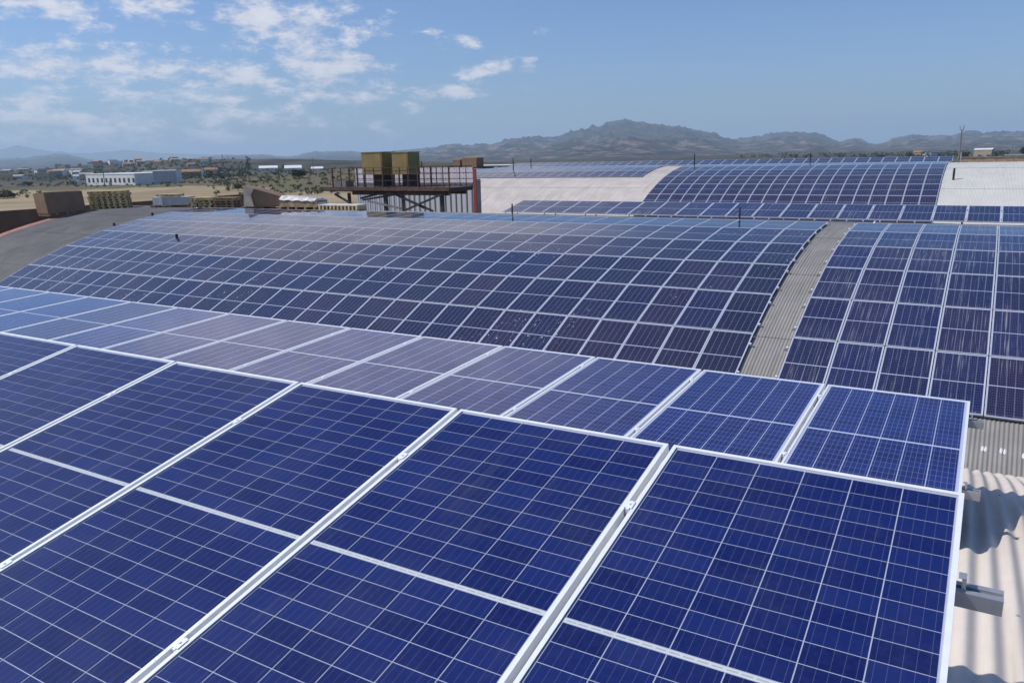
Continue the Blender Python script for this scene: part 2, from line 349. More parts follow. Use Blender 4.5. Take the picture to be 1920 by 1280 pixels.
def build_ground():
    azs = list(np.arange(-80, 20, 0.3))+list(np.arange(20, 280, 6.5))
    rs = [0.0]+list(np.geomspace(18, 42000, 135)); na = len(azs)
    vs = [(0, 0, GZ)]; fs = []; cols = [0.0]
    for r in rs[1:]:
        for a in azs:
            A = math.radians(a); x, y = r*math.sin(A), r*math.cos(A)
            vs.append((x, y, ground_z(x, y)))
    for j in range(na): fs.append((0, 1+(j+1) % na, 1+j))
    for i in range(len(rs)-2):
        for j in range(na):
            a = 1+i*na+j; b = 1+i*na+(j+1) % na; fs.append((a, b, b+na, a+na))
    me = bpy.data.meshes.new('ground'); me.from_pydata(vs, [], fs)
    # field mask: the dry mown field lies between the works and the scrub
    at = me.attributes.new('field', 'FLOAT', 'POINT'); vals = []
    for (x, y, z) in vs:
        d = math.hypot(x, y); n = fbm(x, y, 0.02, 4, 3)
        a_ = math.degrees(math.atan2(-x, max(y, 1e-3))); far = 235+max(0, a_-42)*9.0+40*n
        f = 1-min(1, max(0, (d-far)/25))
        f *= 1-0.9*min(1, max(0, (bump2(x, y, -165, 235, 50, 30)+bump2(x, y, -110, 200, 40, 40)+0.35*n-0.45)*3))
        vals.append(f)
    at.data.foreach_set('value', vals)
    at = me.attributes.new('distant', 'FLOAT', 'POINT'); at.data.foreach_set('value', [min(1, max(0, (math.hypot(x, y)-420)/500)) for (x, y, z) in vs])
    def f(t, b, m):
        p = t.pos(); a = t.new('ShaderNodeAttribute'); a.attribute_name = 'field'
        n = t.noise(p, 0.03, 7, 0.65); n2 = t.noise(p, 0.22, 5, 0.65); n3 = t.noise(t.mapping(p, scale=(0.004, 0.004, 0.004)), 1.0, 8, 0.62)
        dry = t.mix(t.step(n, 0.35, 0.65), (0.27,0.210,0.125,1), (0.37,0.295,0.185,1)); dry = t.mix(t.step(n2, 0.5, 0.75, 0, 0.6), dry, (0.19,0.15,0.08,1))
        scrub = t.mix(t.step(n2, 0.35, 0.65), (0.105,0.098,0.052,1), (0.175,0.150,0.085,1))
        land = t.mix(t.step(n3, 0.42, 0.58), (0.050,0.054,0.038,1), (0.125,0.100,0.080,1)); scrub = t.mix(t.step(n, 0.5, 0.7), scrub, land)
        fa = t.new('ShaderNodeAttribute'); fa.attribute_name = 'distant'
        n4 = t.noise(p, 0.012, 7, 0.7); wood = t.mix(t.step(n4, 0.42, 0.60), (0.030,0.036,0.026,1), (0.095,0.082,0.064,1)); wood = t.mix(t.step(n3, 0.5, 0.7, 0, 0.6), wood, (0.15,0.115,0.09,1))
        scrub = t.mix(fa.outputs['Fac'], scrub, wood)
        c = t.mix(t.step(a.outputs['Fac'], 0.25, 0.75), scrub, dry)
        t.put(b.inputs['Base Color'], c); b.inputs['Roughness'].default_value = 0.95; b.inputs['Specular IOR Level'].default_value = 0.1
    me.materials.append(material('ground_soil', f)); me.polygons.foreach_set('use_smooth', [True]*len(me.polygons))
    tag(link('ground', me), 'dry yellow field and olive scrub reaching to the hills', kind='structure')
build_ground()

def hill_mat(name, a, b_, c_, sc):
    def f(t, b, m):
        p = t.pos(); n = t.noise(p, sc, 8, 0.65); n2 = t.noise(p, sc*3.7, 6, 0.65)
        c = t.mix(t.step(n, 0.38, 0.62), (*a, 1), (*b_, 1)); z = t.xyz(p)[2]
        c = t.mix(t.math('MULTIPLY', t.step(n2, 0.48, 0.66), t.step(z, 0, 170, 0.9, 0.25)), c, (*c_, 1))
        t.put(b.inputs['Base Color'], c); b.inputs['Roughness'].default_value = 0.95; b.inputs['Specular IOR Level'].default_value = 0.05
    return material(name, f)
def hills(name, prof, D, width, rough, mat, label, rows=84, seed=1.0, foot=0.0):
    """a range of hills: ridge heights along bearings, real slopes in front and behind"""
    us = np.array([p[0] for p in prof], float); vv = np.array([p[1] for p in prof], float)
    U = np.arange(us[0], us[-1]+1, 3.0); Vh = np.interp(U, us, vv); Vh = Vh+np.array([0.9*noise.fractal(Vector((u*0.045, seed, 0)), 0.7, 2.0, 5) for u in U])
    vs = []; n = len(U)
    for i in range(rows):
        k = i/(rows-1)                       # 0 foot .. 0.62 ridge .. 1 back
        for j, (u, v) in enumerate(zip(U, Vh)):
            r = ray(u, v); h = math.hypot(r.x, r.y); tx, ty = r.x/h, r.y/h
            dist = D+width*(k-0.62)
            H = D*(r.z/h)
            p = k/0.62 if k <= 0.62 else 1-(k-0.62)/0.38*1.15
            e = 0.0 if k <= 0 else max(0.0, p)**1.25
            x, y = tx*dist, ty*dist
            g = noise.ridged_multi_fractal(Vector((x*rough, y*rough, seed)), 0.55, 2.1, 8, 0.9, 2.0)-1.0
            z = GZ-25+(H-GZ+25)*e+ (0.42*(H-GZ)+22)*g*(e*(1.0-0.75*max(0, 1-abs(k-0.62)*7)) if k < 0.999 else 0)
            vs.append((x, y, z))
    fs = [(i*n+j, i*n+j+1, (i+1)*n+j+1, (i+1)*n+j) for i in range(rows-1) for j in range(n-1)]
    me = bpy.data.meshes.new(name); me.from_pydata(vs, [], fs); me.materials.append(mat)
    me.polygons.foreach_set('use_smooth', [True]*len(me.polygons))
    tag(link(name, me), label, kind='structure')
hm = hill_mat('hill_scrub', (0.016,0.021,0.020), (0.048,0.044,0.040), (0.27,0.195,0.165), 0.0030)
hm2 = hill_mat('hill_far', (0.02,0.024,0.024), (0.045,0.043,0.042), (0.10,0.085,0.075), 0.0015)
hills('mountains_far', [(-250,284),(-120,279),(0,281),(40,277),(75,280),(110,284),(150,289),(190,288),(215,285),(250,284),(300,288),(360,290),(430,291),(520,296),(620,300)], 21000, 5200, 0.0007, hm2, 'faint blue mountains far off behind the town', seed=3)
hills('hills_mid', [(-250,296),(-100,299),(0,300),(40,298),(80,295),(115,291),(140,294),(170,301),(260,306),(330,303),(380,296),(430,292),(500,291.5),(530,294),(548,294.5),(570,289),(590,286.5),(650,285),(680,287),(740,289),(800,290)], 12500, 14000, 0.0010, hm2, 'low blue hills behind the dry field', seed=8)
hills('mountain', [(690,292),(740,285),(790,281),(830,276),(860,273),(880,275),(920,269),(960,263),(1000,261.5),(1030,260),(1050,257),(1068,249),(1085,244),(1110,239),(1135,236.5),(1144,233),(1152,235),(1165,231),(1180,230),(1195,234.5),(1215,236),(1260,242),(1300,246),(1330,252),(1360,262),(1390,267),(1430,271),(1480,277),(1520,283)], 8200, 9000, 0.0013, hm, 'broad brown mountain with a blunt double summit', seed=5)
hills('mountains', [(1300,282),(1350,268),(1380,263),(1400,261),(1440,255),(1465,252),(1490,250),(1520,251),(1545,258),(1575,267),(1590,263),(1602,260.5),(1616,264),(1628,270),(1645,271),(1664,268),(1672,263),(1700,257.5),(1722,254.5),(1745,257),(1765,256),(1786,257),(1796,253),(1812,248),(1828,248),(1842,252.5),(1860,250.5),(1900,250),(1920,248),(1980,250),(2100,262),(2250,270)], 9600, 11000, 0.0013, hm, 'row of rounded brown hills behind the far vault', seed=11)

# ------------------------------------------------------------------ vaulted roofs
CP, CA = 0.0785, 0.0095
def arc(yc, zc, R, s): a = s/R; return yc+R*math.sin(a), zc-R*(1-math.cos(a))
def vault_sheet(X0, X1, yc, zc, R, s0, s1, nper, ds, lift0, lift1, CP=0.0785, CA=0.0075):
    """one course of corrugated sheet, bent to the vault; lift0/lift1: how proud its ends lie over the next course"""
    nx = int(round((X1-X0)/CP*nper)); xs = np.linspace(X0, X1, nx+1); prof = CA*np.cos(2*np.pi*xs/CP)
    ns = max(2, int((s1-s0)/ds)); ss = np.linspace(s0, s1, ns+1)
    V = np.zeros((ns+1, nx+1, 3))
    for i, s in enumerate(ss):
        a = s/R; r = R+prof+lift0+(lift1-lift0)*i/ns
        V[i, :, 0] = xs; V[i, :, 1] = yc+r*math.sin(a); V[i, :, 2] = zc-R+r*math.cos(a)
    me = bpy.data.meshes.new('roof_sheet'); nv = (ns+1)*(nx+1); nf = ns*nx
    me.vertices.add(nv); me.vertices.foreach_set('co', V.reshape(-1))
    I = np.arange(ns)[:, None]*(nx+1)+np.arange(nx)[None, :]
    q = np.stack([I, I+1, I+nx+2, I+nx+1], -1).reshape(-1)
    me.loops.add(nf*4); me.loops.foreach_set('vertex_index', q.astype(np.int32))
    me.polygons.add(nf); me.polygons.foreach_set('loop_start', np.arange(0, nf*4, 4, dtype=np.int32)); me.polygons.foreach_set('loop_total', np.full(nf, 4, np.int32))
    me.polygons.foreach_set('use_smooth', np.ones(nf, bool)); me.update(); me.validate()
    return me
def vault(label, X0, X1, yc, zc, R, cuts, matf, nper, ds, CP=0.0785, CA=0.0075):
    root = empty('vaulted_warehouse', T((X0, yc, GZ)), label, 'warehouse')
    inv = T((-X0, -yc, -GZ))
    for a, b in zip(cuts[:-1], cuts[1:]):
        near = (a+b)/2 < 0
        a2, b2 = (a, b+0.16) if near else (a-0.16, b)
        if b <= 0.01 or a >= -0.01: l0, l1 = ((0.012, 0.0) if near else (0.0, 0.012))
        else: l0 = l1 = 0.012
        for (xa, xb, mt) in matf(a, b):
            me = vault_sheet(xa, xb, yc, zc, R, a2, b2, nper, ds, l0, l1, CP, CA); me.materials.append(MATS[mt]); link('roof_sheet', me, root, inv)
    # gable and side walls down to the ground
    for X in (X0+0.05, X1-0.05):
        m = MB(); pts = [arc(yc, zc-0.06, R, s) for s in np.linspace(cuts[0], cuts[-1], 24)]
        ring = [(y, z) for y, z in pts]+[(pts[-1][0], GZ), (pts[0][0], GZ)]
        n = len(ring); vs = [(X-0.1, y, z) for y, z in ring]+[(X+0.1, y, z) for y, z in ring]
        m.add(vs, [tuple(range(n)), tuple(range(2*n-1, n-1, -1))]+[(i, i+n, (i+1) % n+n, (i+1) % n) for i in range(n)])
        o = m.build('gable_wall', MATS['concrete'], root); o.matrix_basis = inv
    for s, sg in ((cuts[0], 1), (cuts[-1], -1)):
        y, z = arc(yc, zc-0.1, R, s); m = MB().box(X0+0.2, X1-0.2, min(y, y+sg*0.2), max(y, y+sg*0.2), GZ, z-0.03)
        o = m.build('side_wall', MATS['concrete'], root); o.matrix_basis = inv
    return root, inv
R1, Z1 = 26.4, -1.765
R2, Y2, Z2 = 26.476, 29.133, -2.5487
R3, Y3, Z3 = 26.392, 69.786, -1.3743
DROP2, DROP3 = 0.10, 0.10
root1, inv1 = vault('white corrugated vault whose crest carries the nearest tilted panels', -22.0, 5.0, 0.0, Z1, R1, [-10.0, -5.0, 0.0, 5.2, 10.2, 15.0],
                    lambda a, b: [(-22.0, 5.0, 'white_sheet')], 10, 0.35, 0.098, 0.0135)
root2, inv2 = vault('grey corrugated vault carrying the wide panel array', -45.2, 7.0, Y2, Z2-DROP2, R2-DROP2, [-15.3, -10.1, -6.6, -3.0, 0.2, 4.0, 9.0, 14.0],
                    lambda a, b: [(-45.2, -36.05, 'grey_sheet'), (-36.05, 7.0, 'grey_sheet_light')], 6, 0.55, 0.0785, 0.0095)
root3, inv3 = vault('far cream and pale grey vault below the mountain', -52.0, 26.0, Y3, Z3-DROP3, R3-DROP3, [-14.5, -9.0, -4.0, 0.2, 5.0, 14.0],
                    lambda a, b: [(-52.0, -12.0, 'cream_sheet'), (-12.0, 26.0, 'pale_sheet')], 4, 0.8)
# red edge flashing along the left gable of the grey vault
m = MB(); N = 40
for i in range(N):
    s0, s1 = -15+29*i/N, -15+29*(i+1)/N
    (ya, za), (yb, zb) = arc(Y2, Z2-DROP2+0.02, R2, s0), arc(Y2, Z2-DROP2+0.02, R2, s1)
    m.add([(-45.45, ya, za), (-44.75, ya, za), (-44.75, yb, zb), (-45.45, yb, zb), (-45.45, ya, za-0.5), (-45.45, yb, zb-0.5)], [(0,1,2,3), (4,0,3,5)])
o = m.build('edge_flashing', MATS['faded_red'], root2); o.matrix_basis = inv2
# valley gutters
for (ya, yb, zz, X0, X1, rt, iv) in ((14.62, 15.2, -6.75, -22, 5, root2, inv2),):
    m = MB(); m.box(X0, X1, ya, yb, zz, zz+0.03).box(X0, X1, ya-0.03, ya, zz, zz+0.2).box(X0, X1, yb, yb+0.03, zz, zz+0.2)
    o = m.build('valley_gutter', MATS['rail_metal'], rt); o.matrix_basis = iv
# white daubs of sealant on the grey sheets near the right edge of the lowest course
for (u, v) in ((1842,842), (1848,843), (1877,846), (1884,848), (1919,856)):
    r = ray(u, v); zc = Z2-DROP2-R2+DROP2; RR = R2-DROP2+0.004
    zc = Z2-DROP2-(R2-DROP2); a = r.y**2+r.z**2; b = -2*(r.y*Y2+r.z*zc); c = Y2**2+zc**2-RR*RR
    tt = (-b-math.sqrt(b*b-4*a*c))/(2*a); P = r*tt
    m = MB(); n = 9; sl = (Y2-P.y)/R2
    vs = [(P.x+0.026*math.cos(2*math.pi*k/n)*(1+.3*math.sin(3*k)), P.y+0.07*math.sin(2*math.pi*k/n), P.z+0.07*math.sin(2*math.pi*k/n)*math.tan(sl)+0.014) for k in range(n)]
    m.add(vs+[(P.x, P.y, P.z+0.025)], [(k, (k+1) % n, n) for k in range(n)]); o = m.build('sealant_daub', MATS['white_paint'], root2); o.matrix_basis = inv2

sc = MB().tube([(0,0,0),(0,0,0.008)], [0.011, 0.009], 7).tube([(0,0,0.008),(0,0,0.014)], [0.006, 0.005], 6).mesh('roof_screw', MATS['rail_metal'])
for y in (3.7, 5.05, 6.4):
    for i in range(-3, 9):
        X = 0.098*(1+i*2); z = Z1-R1+math.sqrt(R1*R1-y*y)+0.0135
        o = link('roof_screw', sc, root1); o.matrix_basis = inv1 @ T((X, y, z))
# ------------------------------------------------------------------ solar panels
LIP, FH = 0.015, 0.035
def frame_mesh(W, L, LIP=0.015, mat='aluminium'):
    m = MB()
    m.box(-W/2, W/2, L/2-LIP, L/2, -FH, 0).box(-W/2, W/2, -L/2, -L/2+LIP, -FH, 0)
    m.box(-W/2, -W/2+LIP, -L/2+LIP, L/2-LIP, -FH, 0).box(W/2-LIP, W/2, -L/2+LIP, L/2-LIP, -FH, 0)
    return m.mesh('frame', MATS[mat])
def quad_uv(name, x0, x1, y0, y1, z, mat):
    me = bpy.data.meshes.new(name); me.from_pydata([(x0,y0,z),(x1,y0,z),(x1,y1,z),(x0,y1,z)], [], [(0,1,2,3)])
    uv = me.uv_layers.new(name='UVMap'); 
    for i, c in enumerate(((0,0),(1,0),(1,1),(0,1))): uv.data[i].uv = c
    me.materials.append(mat); return me
class Kind:
    def __init__(s, W, L, glass, LIP=0.015, mat='frame_dull'):
        s.W, s.L = W, L; s.frame = frame_mesh(W, L, LIP, mat)
        s.glass = quad_uv('glass', -W/2+LIP, W/2-LIP, -L/2+LIP, L/2-LIP, -0.003, MATS[glass])
def basis(ex, ey, c):
    ez = ex.cross(ey).normalized(); M = Matrix((ex, ey, ez)).transposed().to_4x4(); M.translation = c; return M
def panel(kind, M, label, group):
    r = empty('solar_panel', M, label, 'solar panel', group)
    link('frame', kind.frame, r); link('glass', kind.glass, r); return r
def tilt_axes(t, rz, ry):
    ex = Vector((math.cos(rz)*math.cos(ry), math.sin(rz)*math.cos(ry), math.sin(ry)))
    ey = Vector((-math.sin(rz)*math.cos(t), math.cos(rz)*math.cos(t), math.sin(t))); ey = (ey-ex*ey.dot(ex)).normalized()
    return ex, ey

# --- row A: the nearest tilted row, every cell a piece of its own
A_O, A_T, A_RY, A_P, A_L = Vector((0.0417, 2.7344, -1.0958)), 0.1955, 0.0074, 0.9939, 1.9731
exA, eyA = tilt_axes(A_T, 0.0003, A_RY); ezA = exA.cross(eyA)
WA, LA = A_P-0.022, A_L
frA = frame_mesh(WA, LA)
bsA = MB().add([(-WA/2+LIP, -LA/2+LIP, -0.0062), (WA/2-LIP, -LA/2+LIP, -0.0062), (WA/2-LIP, LA/2-LIP, -0.0062), (-WA/2+LIP, LA/2-LIP, -0.0062)], [(0,1,2,3)]).mesh('backsheet', MATS['backsheet'])
glA = MB().add([(-WA/2+LIP, -LA/2+LIP, -0.003), (WA/2-LIP, -LA/2+LIP, -0.003), (WA/2-LIP, LA/2-LIP, -0.003), (-WA/2+LIP, LA/2-LIP, -0.003)], [(0,1,2,3)]).mesh('glass', MATS['cover_glass'])
cpx = (WA-2*LIP-0.010)/6; cpy = (LA/2-0.0098-LIP-0.008)/12
cellA = quad_uv('cell', -cpx/2+0.0019, cpx/2-0.0019, -cpy/2+0.0014, cpy/2-0.0014, 0.0, MATS['silicon_cell'])
rbA = MB()
for i in range(24):
    x0 = -WA/2+LIP+0.012+i*(WA-2*LIP-0.024)/24; rbA.add([(x0, -0.0022, -0.0058), (x0+0.030, -0.0022, -0.0058), (x0+0.030, 0.0022, -0.0058), (x0, 0.0022, -0.0058)], [(0,1,2,3)])
rbA = rbA.mesh('ribbon', MATS['ribbon']); stA = MB().add([(-WA/2+LIP, -0.0082, -0.0060), (WA/2-LIP, -0.0082, -0.0060), (WA/2-LIP, 0.0082, -0.0060), (-WA/2+LIP, 0.0082, -0.0060)], [(0,1,2,3)]).mesh('centre_strip', MATS['strip_white'])
NA = 7
for k in range(NA):
    c = A_O+exA*(-(k+0.5)*A_P)-eyA*(LA/2)
    where = 'at the corrugated-roof end' if k == 0 else nth(k+1)+' from the corrugated-roof end'
    r = empty('solar_panel', basis(exA, eyA, c), 'large blue solar panel of the nearest tilted row, '+where, 'solar panel', 'panels of the nearest tilted row')
    link('frame', frA, r); bs = link('backsheet', bsA, r); link('glass', glA, r); link('ribbon', rbA, bs); link('centre_strip', stA, bs)
    for i in range(6):
        for j in range(24):
            x = (i-2.5)*cpx; y = (0.0098+(j-12+0.5)*cpy) if j >= 12 else (-0.0098-(12-j-0.5)*cpy)
            link('cell', cellA, bs, T((x, y, -0.0055)))
def rack(name_label, O, ex, ey, ss, n, P, stub, roof, L):
    ez = ex.cross(ey); out = []
    for q, (s, lab) in enumerate(ss):
        r = empty('mounting_rail', basis(ex, ey, O-ey*s), lab, 'mounting rail', name_label)
        zt = -FH-0.002; X0 = -n*P-0.1
        m = MB(); m.box(X0, stub, -0.024, 0.024, zt-0.052, zt-0.010).box(X0, stub, -0.024, -0.007, zt-0.010, zt).box(X0, stub, 0.007, 0.024, zt-0.010, zt)
        m.build('rail_profile', MATS['rail_metal'], r)
        m = MB(); m.box(0.003, 0.014, -0.013, 0.013, zt, 0.001).box(-0.006, 0.014, -0.013, 0.013, 0.0015, 0.004)
        m.build('end_clamp', MATS['rail_metal'], r)
        cm = MB().box(-0.015, 0.015, -0.02, 0.02, 0.0012, 0.0035).box(-0.006, 0.006, -0.025, 0.025, zt, 0.0012).tube([(0,0,0.0035),(0,0,0.007)], [0.005,0.005], 6).mesh('mid_clamp', MATS['aluminium'])
        for k in range(1, n): link('mid_clamp', cm, r, T((-k*P, 0, 0)))
        for k in range(0, n+1, 2):              # legs from the rail down to the roof
            p = O-ey*s+ex*(-k*P-0.12)+ez*(zt-0.052); zr = roof(p.y)
            Mi = basis(ex, ey, O-ey*s).inverted()
            m = MB(); m.bar(Mi @ p, Mi @ Vector((p.x, p.y, zr)), 0.035); f = Mi @ Vector((p.x, p.y, zr)); 
            m.build('leg', MATS['rail_metal'], r)
roof1 = lambda y: Z1-R1+math.sqrt(R1*R1-y*y)-0.01
rack('rails of the nearest tilted row', A_O, exA, eyA, [(0.42, 'aluminium rail stub jutting out beside the nearest row over white corrugated sheets'), (1.52, 'aluminium rail under the near half of the nearest tilted row')], NA, A_P, 0.105, roof1, LA)

# --- row B: second tilted row
B_O, B_T, B_RY, B_P = Vector((0.049, 6.4527, -1.8591)), 0.0423, 0.0032, 1.0146
exB, eyB = tilt_axes(B_T, 0.0005, B_RY); kB = Kind(B_P-0.024, 1.963, 'panel_glass_near', 0.015, 'aluminium'); NB = 15
for k in range(NB):
    c = B_O+exB*(-(k+0.5)*B_P)-eyB*(kB.L/2)
    where = 'at the corrugated-roof end' if k == 0 else nth(k+1)+' from the corrugated-roof end'
    panel(kB, basis(exB, eyB, c), 'nearly flat solar panel of the second tilted row, '+where, 'panels of the second tilted row')
rack('rails of the second tilted row', B_O, exB, eyB, [(0.30, 'short grey rail end at the far corner of the second tilted row'), (1.50, 'short grey rail end below the near corner of the second tilted row')], NB, B_P, 0.085, roof1, 1.963)

# --- grey vault: wide array and streaked narrow array
ST, S2 = 1.985, -2.2194
def vault_panel(kind, X, yc, zc, R, sa, sb, label, group, build=True):
    (ya, za), (yb, zb) = arc(yc, zc, R, sa), arc(yc, zc, R, sb)
    a, b = Vector((X, ya, za)), Vector((X, yb, zb)); ey = (b-a).normalized()
    M = basis(Vector((1, 0, 0)), ey, (a+b)/2) @ Matrix.Rotation(random.gauss(0, 0.0016), 4, 'X') @ Matrix.Rotation(random.gauss(0, 0.0022), 4, 'Y')
    return panel(kind, M, label, group) if build else M
XR, XL, XS = -4.6486, -37.625, -3.726
kW = Kind(1.018, 1.964, 'panel_glass', 0.012); PW = (XR-XL)/32
kN = Kind(1.0, 1.962, 'panel_glass_streaked'); PN = 1.02
rowname = {-1: 'crest row', 0: 'second row from the crest', 1: 'third row from the crest', 2: 'third row from the bottom', 3: 'second row from the bottom', 4: 'lowest row'}
for i in range(-1, 5):
    sb, sa = S2-ST*i, S2-ST*(i+1)
    for k in range(32):
        w = 'beside the bare strip' if k == 0 else nth(k+1)+' from the bare strip'
        vault_panel(kW, XR-(k+0.5)*PW, Y2, Z2, R2, sa, sb, 'wide array solar panel, %s, %s' % (rowname[i], w), 'panels of the wide array')
    for k in range(7):
        w = 'beside the bare strip' if k == 0 else nth(k+1)+' from the bare strip'
        vault_panel(kN, XS+(k+0.5)*PN, Y2, Z2, R2, sa, sb, 'streaked narrow array solar panel, %s, %s' % (rowname[i], w), 'panels of the streaked narrow array')
    for fr in (0.22, 0.78):                  # rails under both arrays, their ends and clamps show along the bare strip
        s = sa+(sb-sa)*fr; y, z = arc(Y2, Z2, R2, s); ey = Vector((0, math.cos(s/R2), -math.sin(s/R2)))
        M = inv2 @ basis(Vector((1, 0, 0)), ey, Vector((0, y, z)))
        for (xa, xb, xc) in ((XL-0.12, XR+0.10, XR), (XS-0.10, XS+7*PN+0.1, XS)):
            sg = 1 if xc == XR else -1
            rl = MB().box(xa, xb, -0.02, 0.02, -FH-0.05, -FH-0.003).build('rail', MATS['rail_metal'], root2); rl.matrix_basis = M
            cl = MB().box(min(xc+sg*0.005, xc+sg*0.05), max(xc+sg*0.005, xc+sg*0.05), -0.022, 0.022, -FH, 0.006).build('end_clamp', MATS['aluminium'], rl)

# --- tilted row C behind the ridge of the grey vault
C_O, C_T, PC = Vector((-1.6005+3*1.02, 32.5493, -2.1822)), 0.2031, 1.02
exC, eyC = tilt_axes(C_T, 0, 0); kC = Kind(1.0, 1.96, 'panel_glass_streaked'); NC = 20
for k in range(NC):
    c = C_O+exC*(-(k+0.5)*PC)-eyC*(kC.L/2)
    panel(kC, basis(exC, eyC, c), 'solar panel of the tilted row behind the ridge, %s counted from its open left end' % nth(NC-k), 'panels of the tilted row behind the ridge')
roof2 = lambda y: Z2-R2+math.sqrt((R2-DROP2)**2-(y-Y2)**2)-0.01
rack('rails of the tilted row behind the ridge', C_O, exC, eyC, [(0.4, 'upper rail under the tilted panel row behind the ridge'), (1.5, 'lower rail under the tilted panel row behind the ridge')], NC, PC, 0.1, roof2, 1.96)

# --- far vault: the row that shows largest as single panels, the rest as one mass
S3, XD, PD = -4.4343, -2.8921, 1.0188
kD = Kind(0.998, 1.962, 'panel_glass_far')
for k in range(20):
    w = 'beside the pale roof' if k == 0 else nth(k+1)+' from the pale roof'
    vault_panel(kD, XD-(k+0.5)*PD, Y3, Z3, R3, S3-ST*3, S3-ST*2, 'far vault solar panel, second row up from its foot, '+w, 'panels of the far vault')
rest = []
for i in (-2, -1, 0, 1, 3, 4):
    for k in range(20): rest.append(vault_panel(kD, XD-(k+0.5)*PD, Y3, Z3, R3, S3-ST*(i+1), S3-ST*i, '', '', False))
for i in (-2, -1, 0):
    for k in range(19): rest.append(vault_panel(kD, -25.3-(k+0.5)*PD, Y3, Z3, R3, S3-ST*(i+1), S3-ST*i, '', '', False))
E_O = Vector((-2.7096, 73.3847, -1.0317)); exE, eyE = tilt_axes(0.19, 0, 0)
for k in range(40): rest.append(basis(exE, eyE, E_O+exE*(-(k+0.5)*PD)-eyE*0.981))
m = MB(); uvs = []
fv = [v.co.copy() for v in kD.frame.vertices]; ff = [tuple(p.vertices) for p in kD.frame.polygons]; gv = [v.co.copy() for v in kD.glass.vertices]
for M in rest: m.add([M @ v for v in fv], ff, 0)
nfr = len(m.f)
for M in rest: m.add([M @ v for v in gv], [(0,1,2,3)], 1)
me = m.mesh('solar_panels', [MATS['frame_dull'], MATS['panel_glass_far']]); uv = me.uv_layers.new(name='UVMap')
for p in me.polygons:
    if p.material_index == 1:
        for li, c in zip(p.loop_indices, ((0,0),(1,0),(1,1),(0,1))): uv.data[li].uv = c
tag(link('far_solar_panels', me), 'remaining rows of blue panels covering the far vault', 'solar panels', kind='stuff')
m = MB()
for k in range(21):
    for dy in (0.5, 1.6):
        p = E_O+exE*(-k*2*PD-0.1)-eyE*dy; m.bar(p-Vector((0,0,0.04)), (p.x, p.y, Z3-R3+math.sqrt((R3-DROP3)**2-(p.y-Y3)**2)), 0.05)
for dy in (0.5, 1.6): m.bar(E_O-eyE*dy-Vector((0,0,0.06)), E_O-eyE*dy+exE*(-40*PD)-Vector((0,0,0.06)), 0.05)
tag(m.build('panel_rack', MATS['rail_metal']), 'metal rack carrying the farthest tilted panel row', 'rack')

# ------------------------------------------------------------------ roof pipes and posts
def post(P, h, rad, label, mat='black_pipe', collar=True, name='roof_post'):
    r = empty(name, T(P), label, 'post'); MB().tube([(0,0,-0.05),(0,0,h*0.6),(0.004,0,h)], [rad, rad, rad*0.9], 8).build('pole', MATS[mat], r)
    if collar: MB().tube([(0,0,-0.03),(0,0,0.05)], [rad*2.4, rad*1.5], 8).build('collar', MATS['rail_metal'], r)
    return r
def on2(x, y): return Vector((x, y, roof2(y)+0.02))
def on3(x, y): return Vector((x, y, Z3-R3+math.sqrt((R3-DROP3)**2-(y-Y3)**2)+0.02))
post(on2(-17.8, 29.6), 0.50, 0.035, 'dark post on the ridge in front of the cream slope')
post(on2(-7.9, 29.6), 0.50, 0.035, 'dark post with pale foot on the ridge before the tilted row')
post(on2(-3.25, 29.5), 0.10, 0.04, 'short white pipe stub at the ridge above the streaked array', 'white_paint')
post(on2(-38.6, 29.4), 0.30, 0.05, 'short dark pipe near the ridge before the pallets')
p = on2(-38.2, 24.3); post(on2(-38.15, 26.2), 0.16, 0.06, 'small dark stub beside the upper edge of the wide array', collar=False)
post(on2(-38.2, 24.0), 0.14, 0.06, 'small dark stub farther down the edge of the wide array', collar=False)
post(on2(-31.35, 22.6)+Vector((0,0,0.08)), 0.17, 0.06, 'lone dark pipe poking up between panels of the wide array', collar=False)
post(on3(-2.2, 62.6), 0.78, 0.07, 'dark post casting a shadow on the pale far roof', collar=False)
post(on3(-40.0, 66.9), 1.1, 0.05, 'thin dark post at the left of the far vault crest')
post(on3(-41.2, 72.5), 1.0, 0.05, 'thin dark post behind the leftmost far tilted panels')
post(on3(-22.6, 69.0), 1.05, 0.05, 'thin dark post where the far crest meets the cream strip')
post(on3(-13.4, 72.0), 0.95, 0.05, 'thin dark post above the middle of the far tilted row')
P = px(1797, 303, 74.0); q = px(1798, 236, 74.0); h = q.z-P.z
r = empty('antenna_mast', T((P.x, 74.0, on3(0, 74.0).z)), 'tall thin dark mast with a forked tip at the end of the far panels', 'mast')
zb = P.z-on3(0, 74.0).z
MB().tube([(0,0,-0.1),(0,0,zb+h*0.9)], [0.07, 0.05], 8).build('pole', MATS['grey_steel'], r)
MB().tube([(0.13,0,-0.1),(0.13,0,zb+h*0.28)], [0.05, 0.05], 8).build('support_pole', MATS['rail_metal'], r)
MB().bar((-0.13,0,zb+h*0.88), (0.13,0,zb+h*0.88), 0.04).bar((-0.12,0,zb+h*0.88), (-0.14,0,zb+h*0.99), 0.05).bar((0.12,0,zb+h*0.88), (0.14,0,zb+h), 0.07).build('fork', MATS['grey_steel'], r)
MB().tube([(-0.5,0.1,-0.1),(-0.5,0.1,0.6)], [0.16, 0.05], 8).build('guy_foot', MATS['grey_steel'], r)

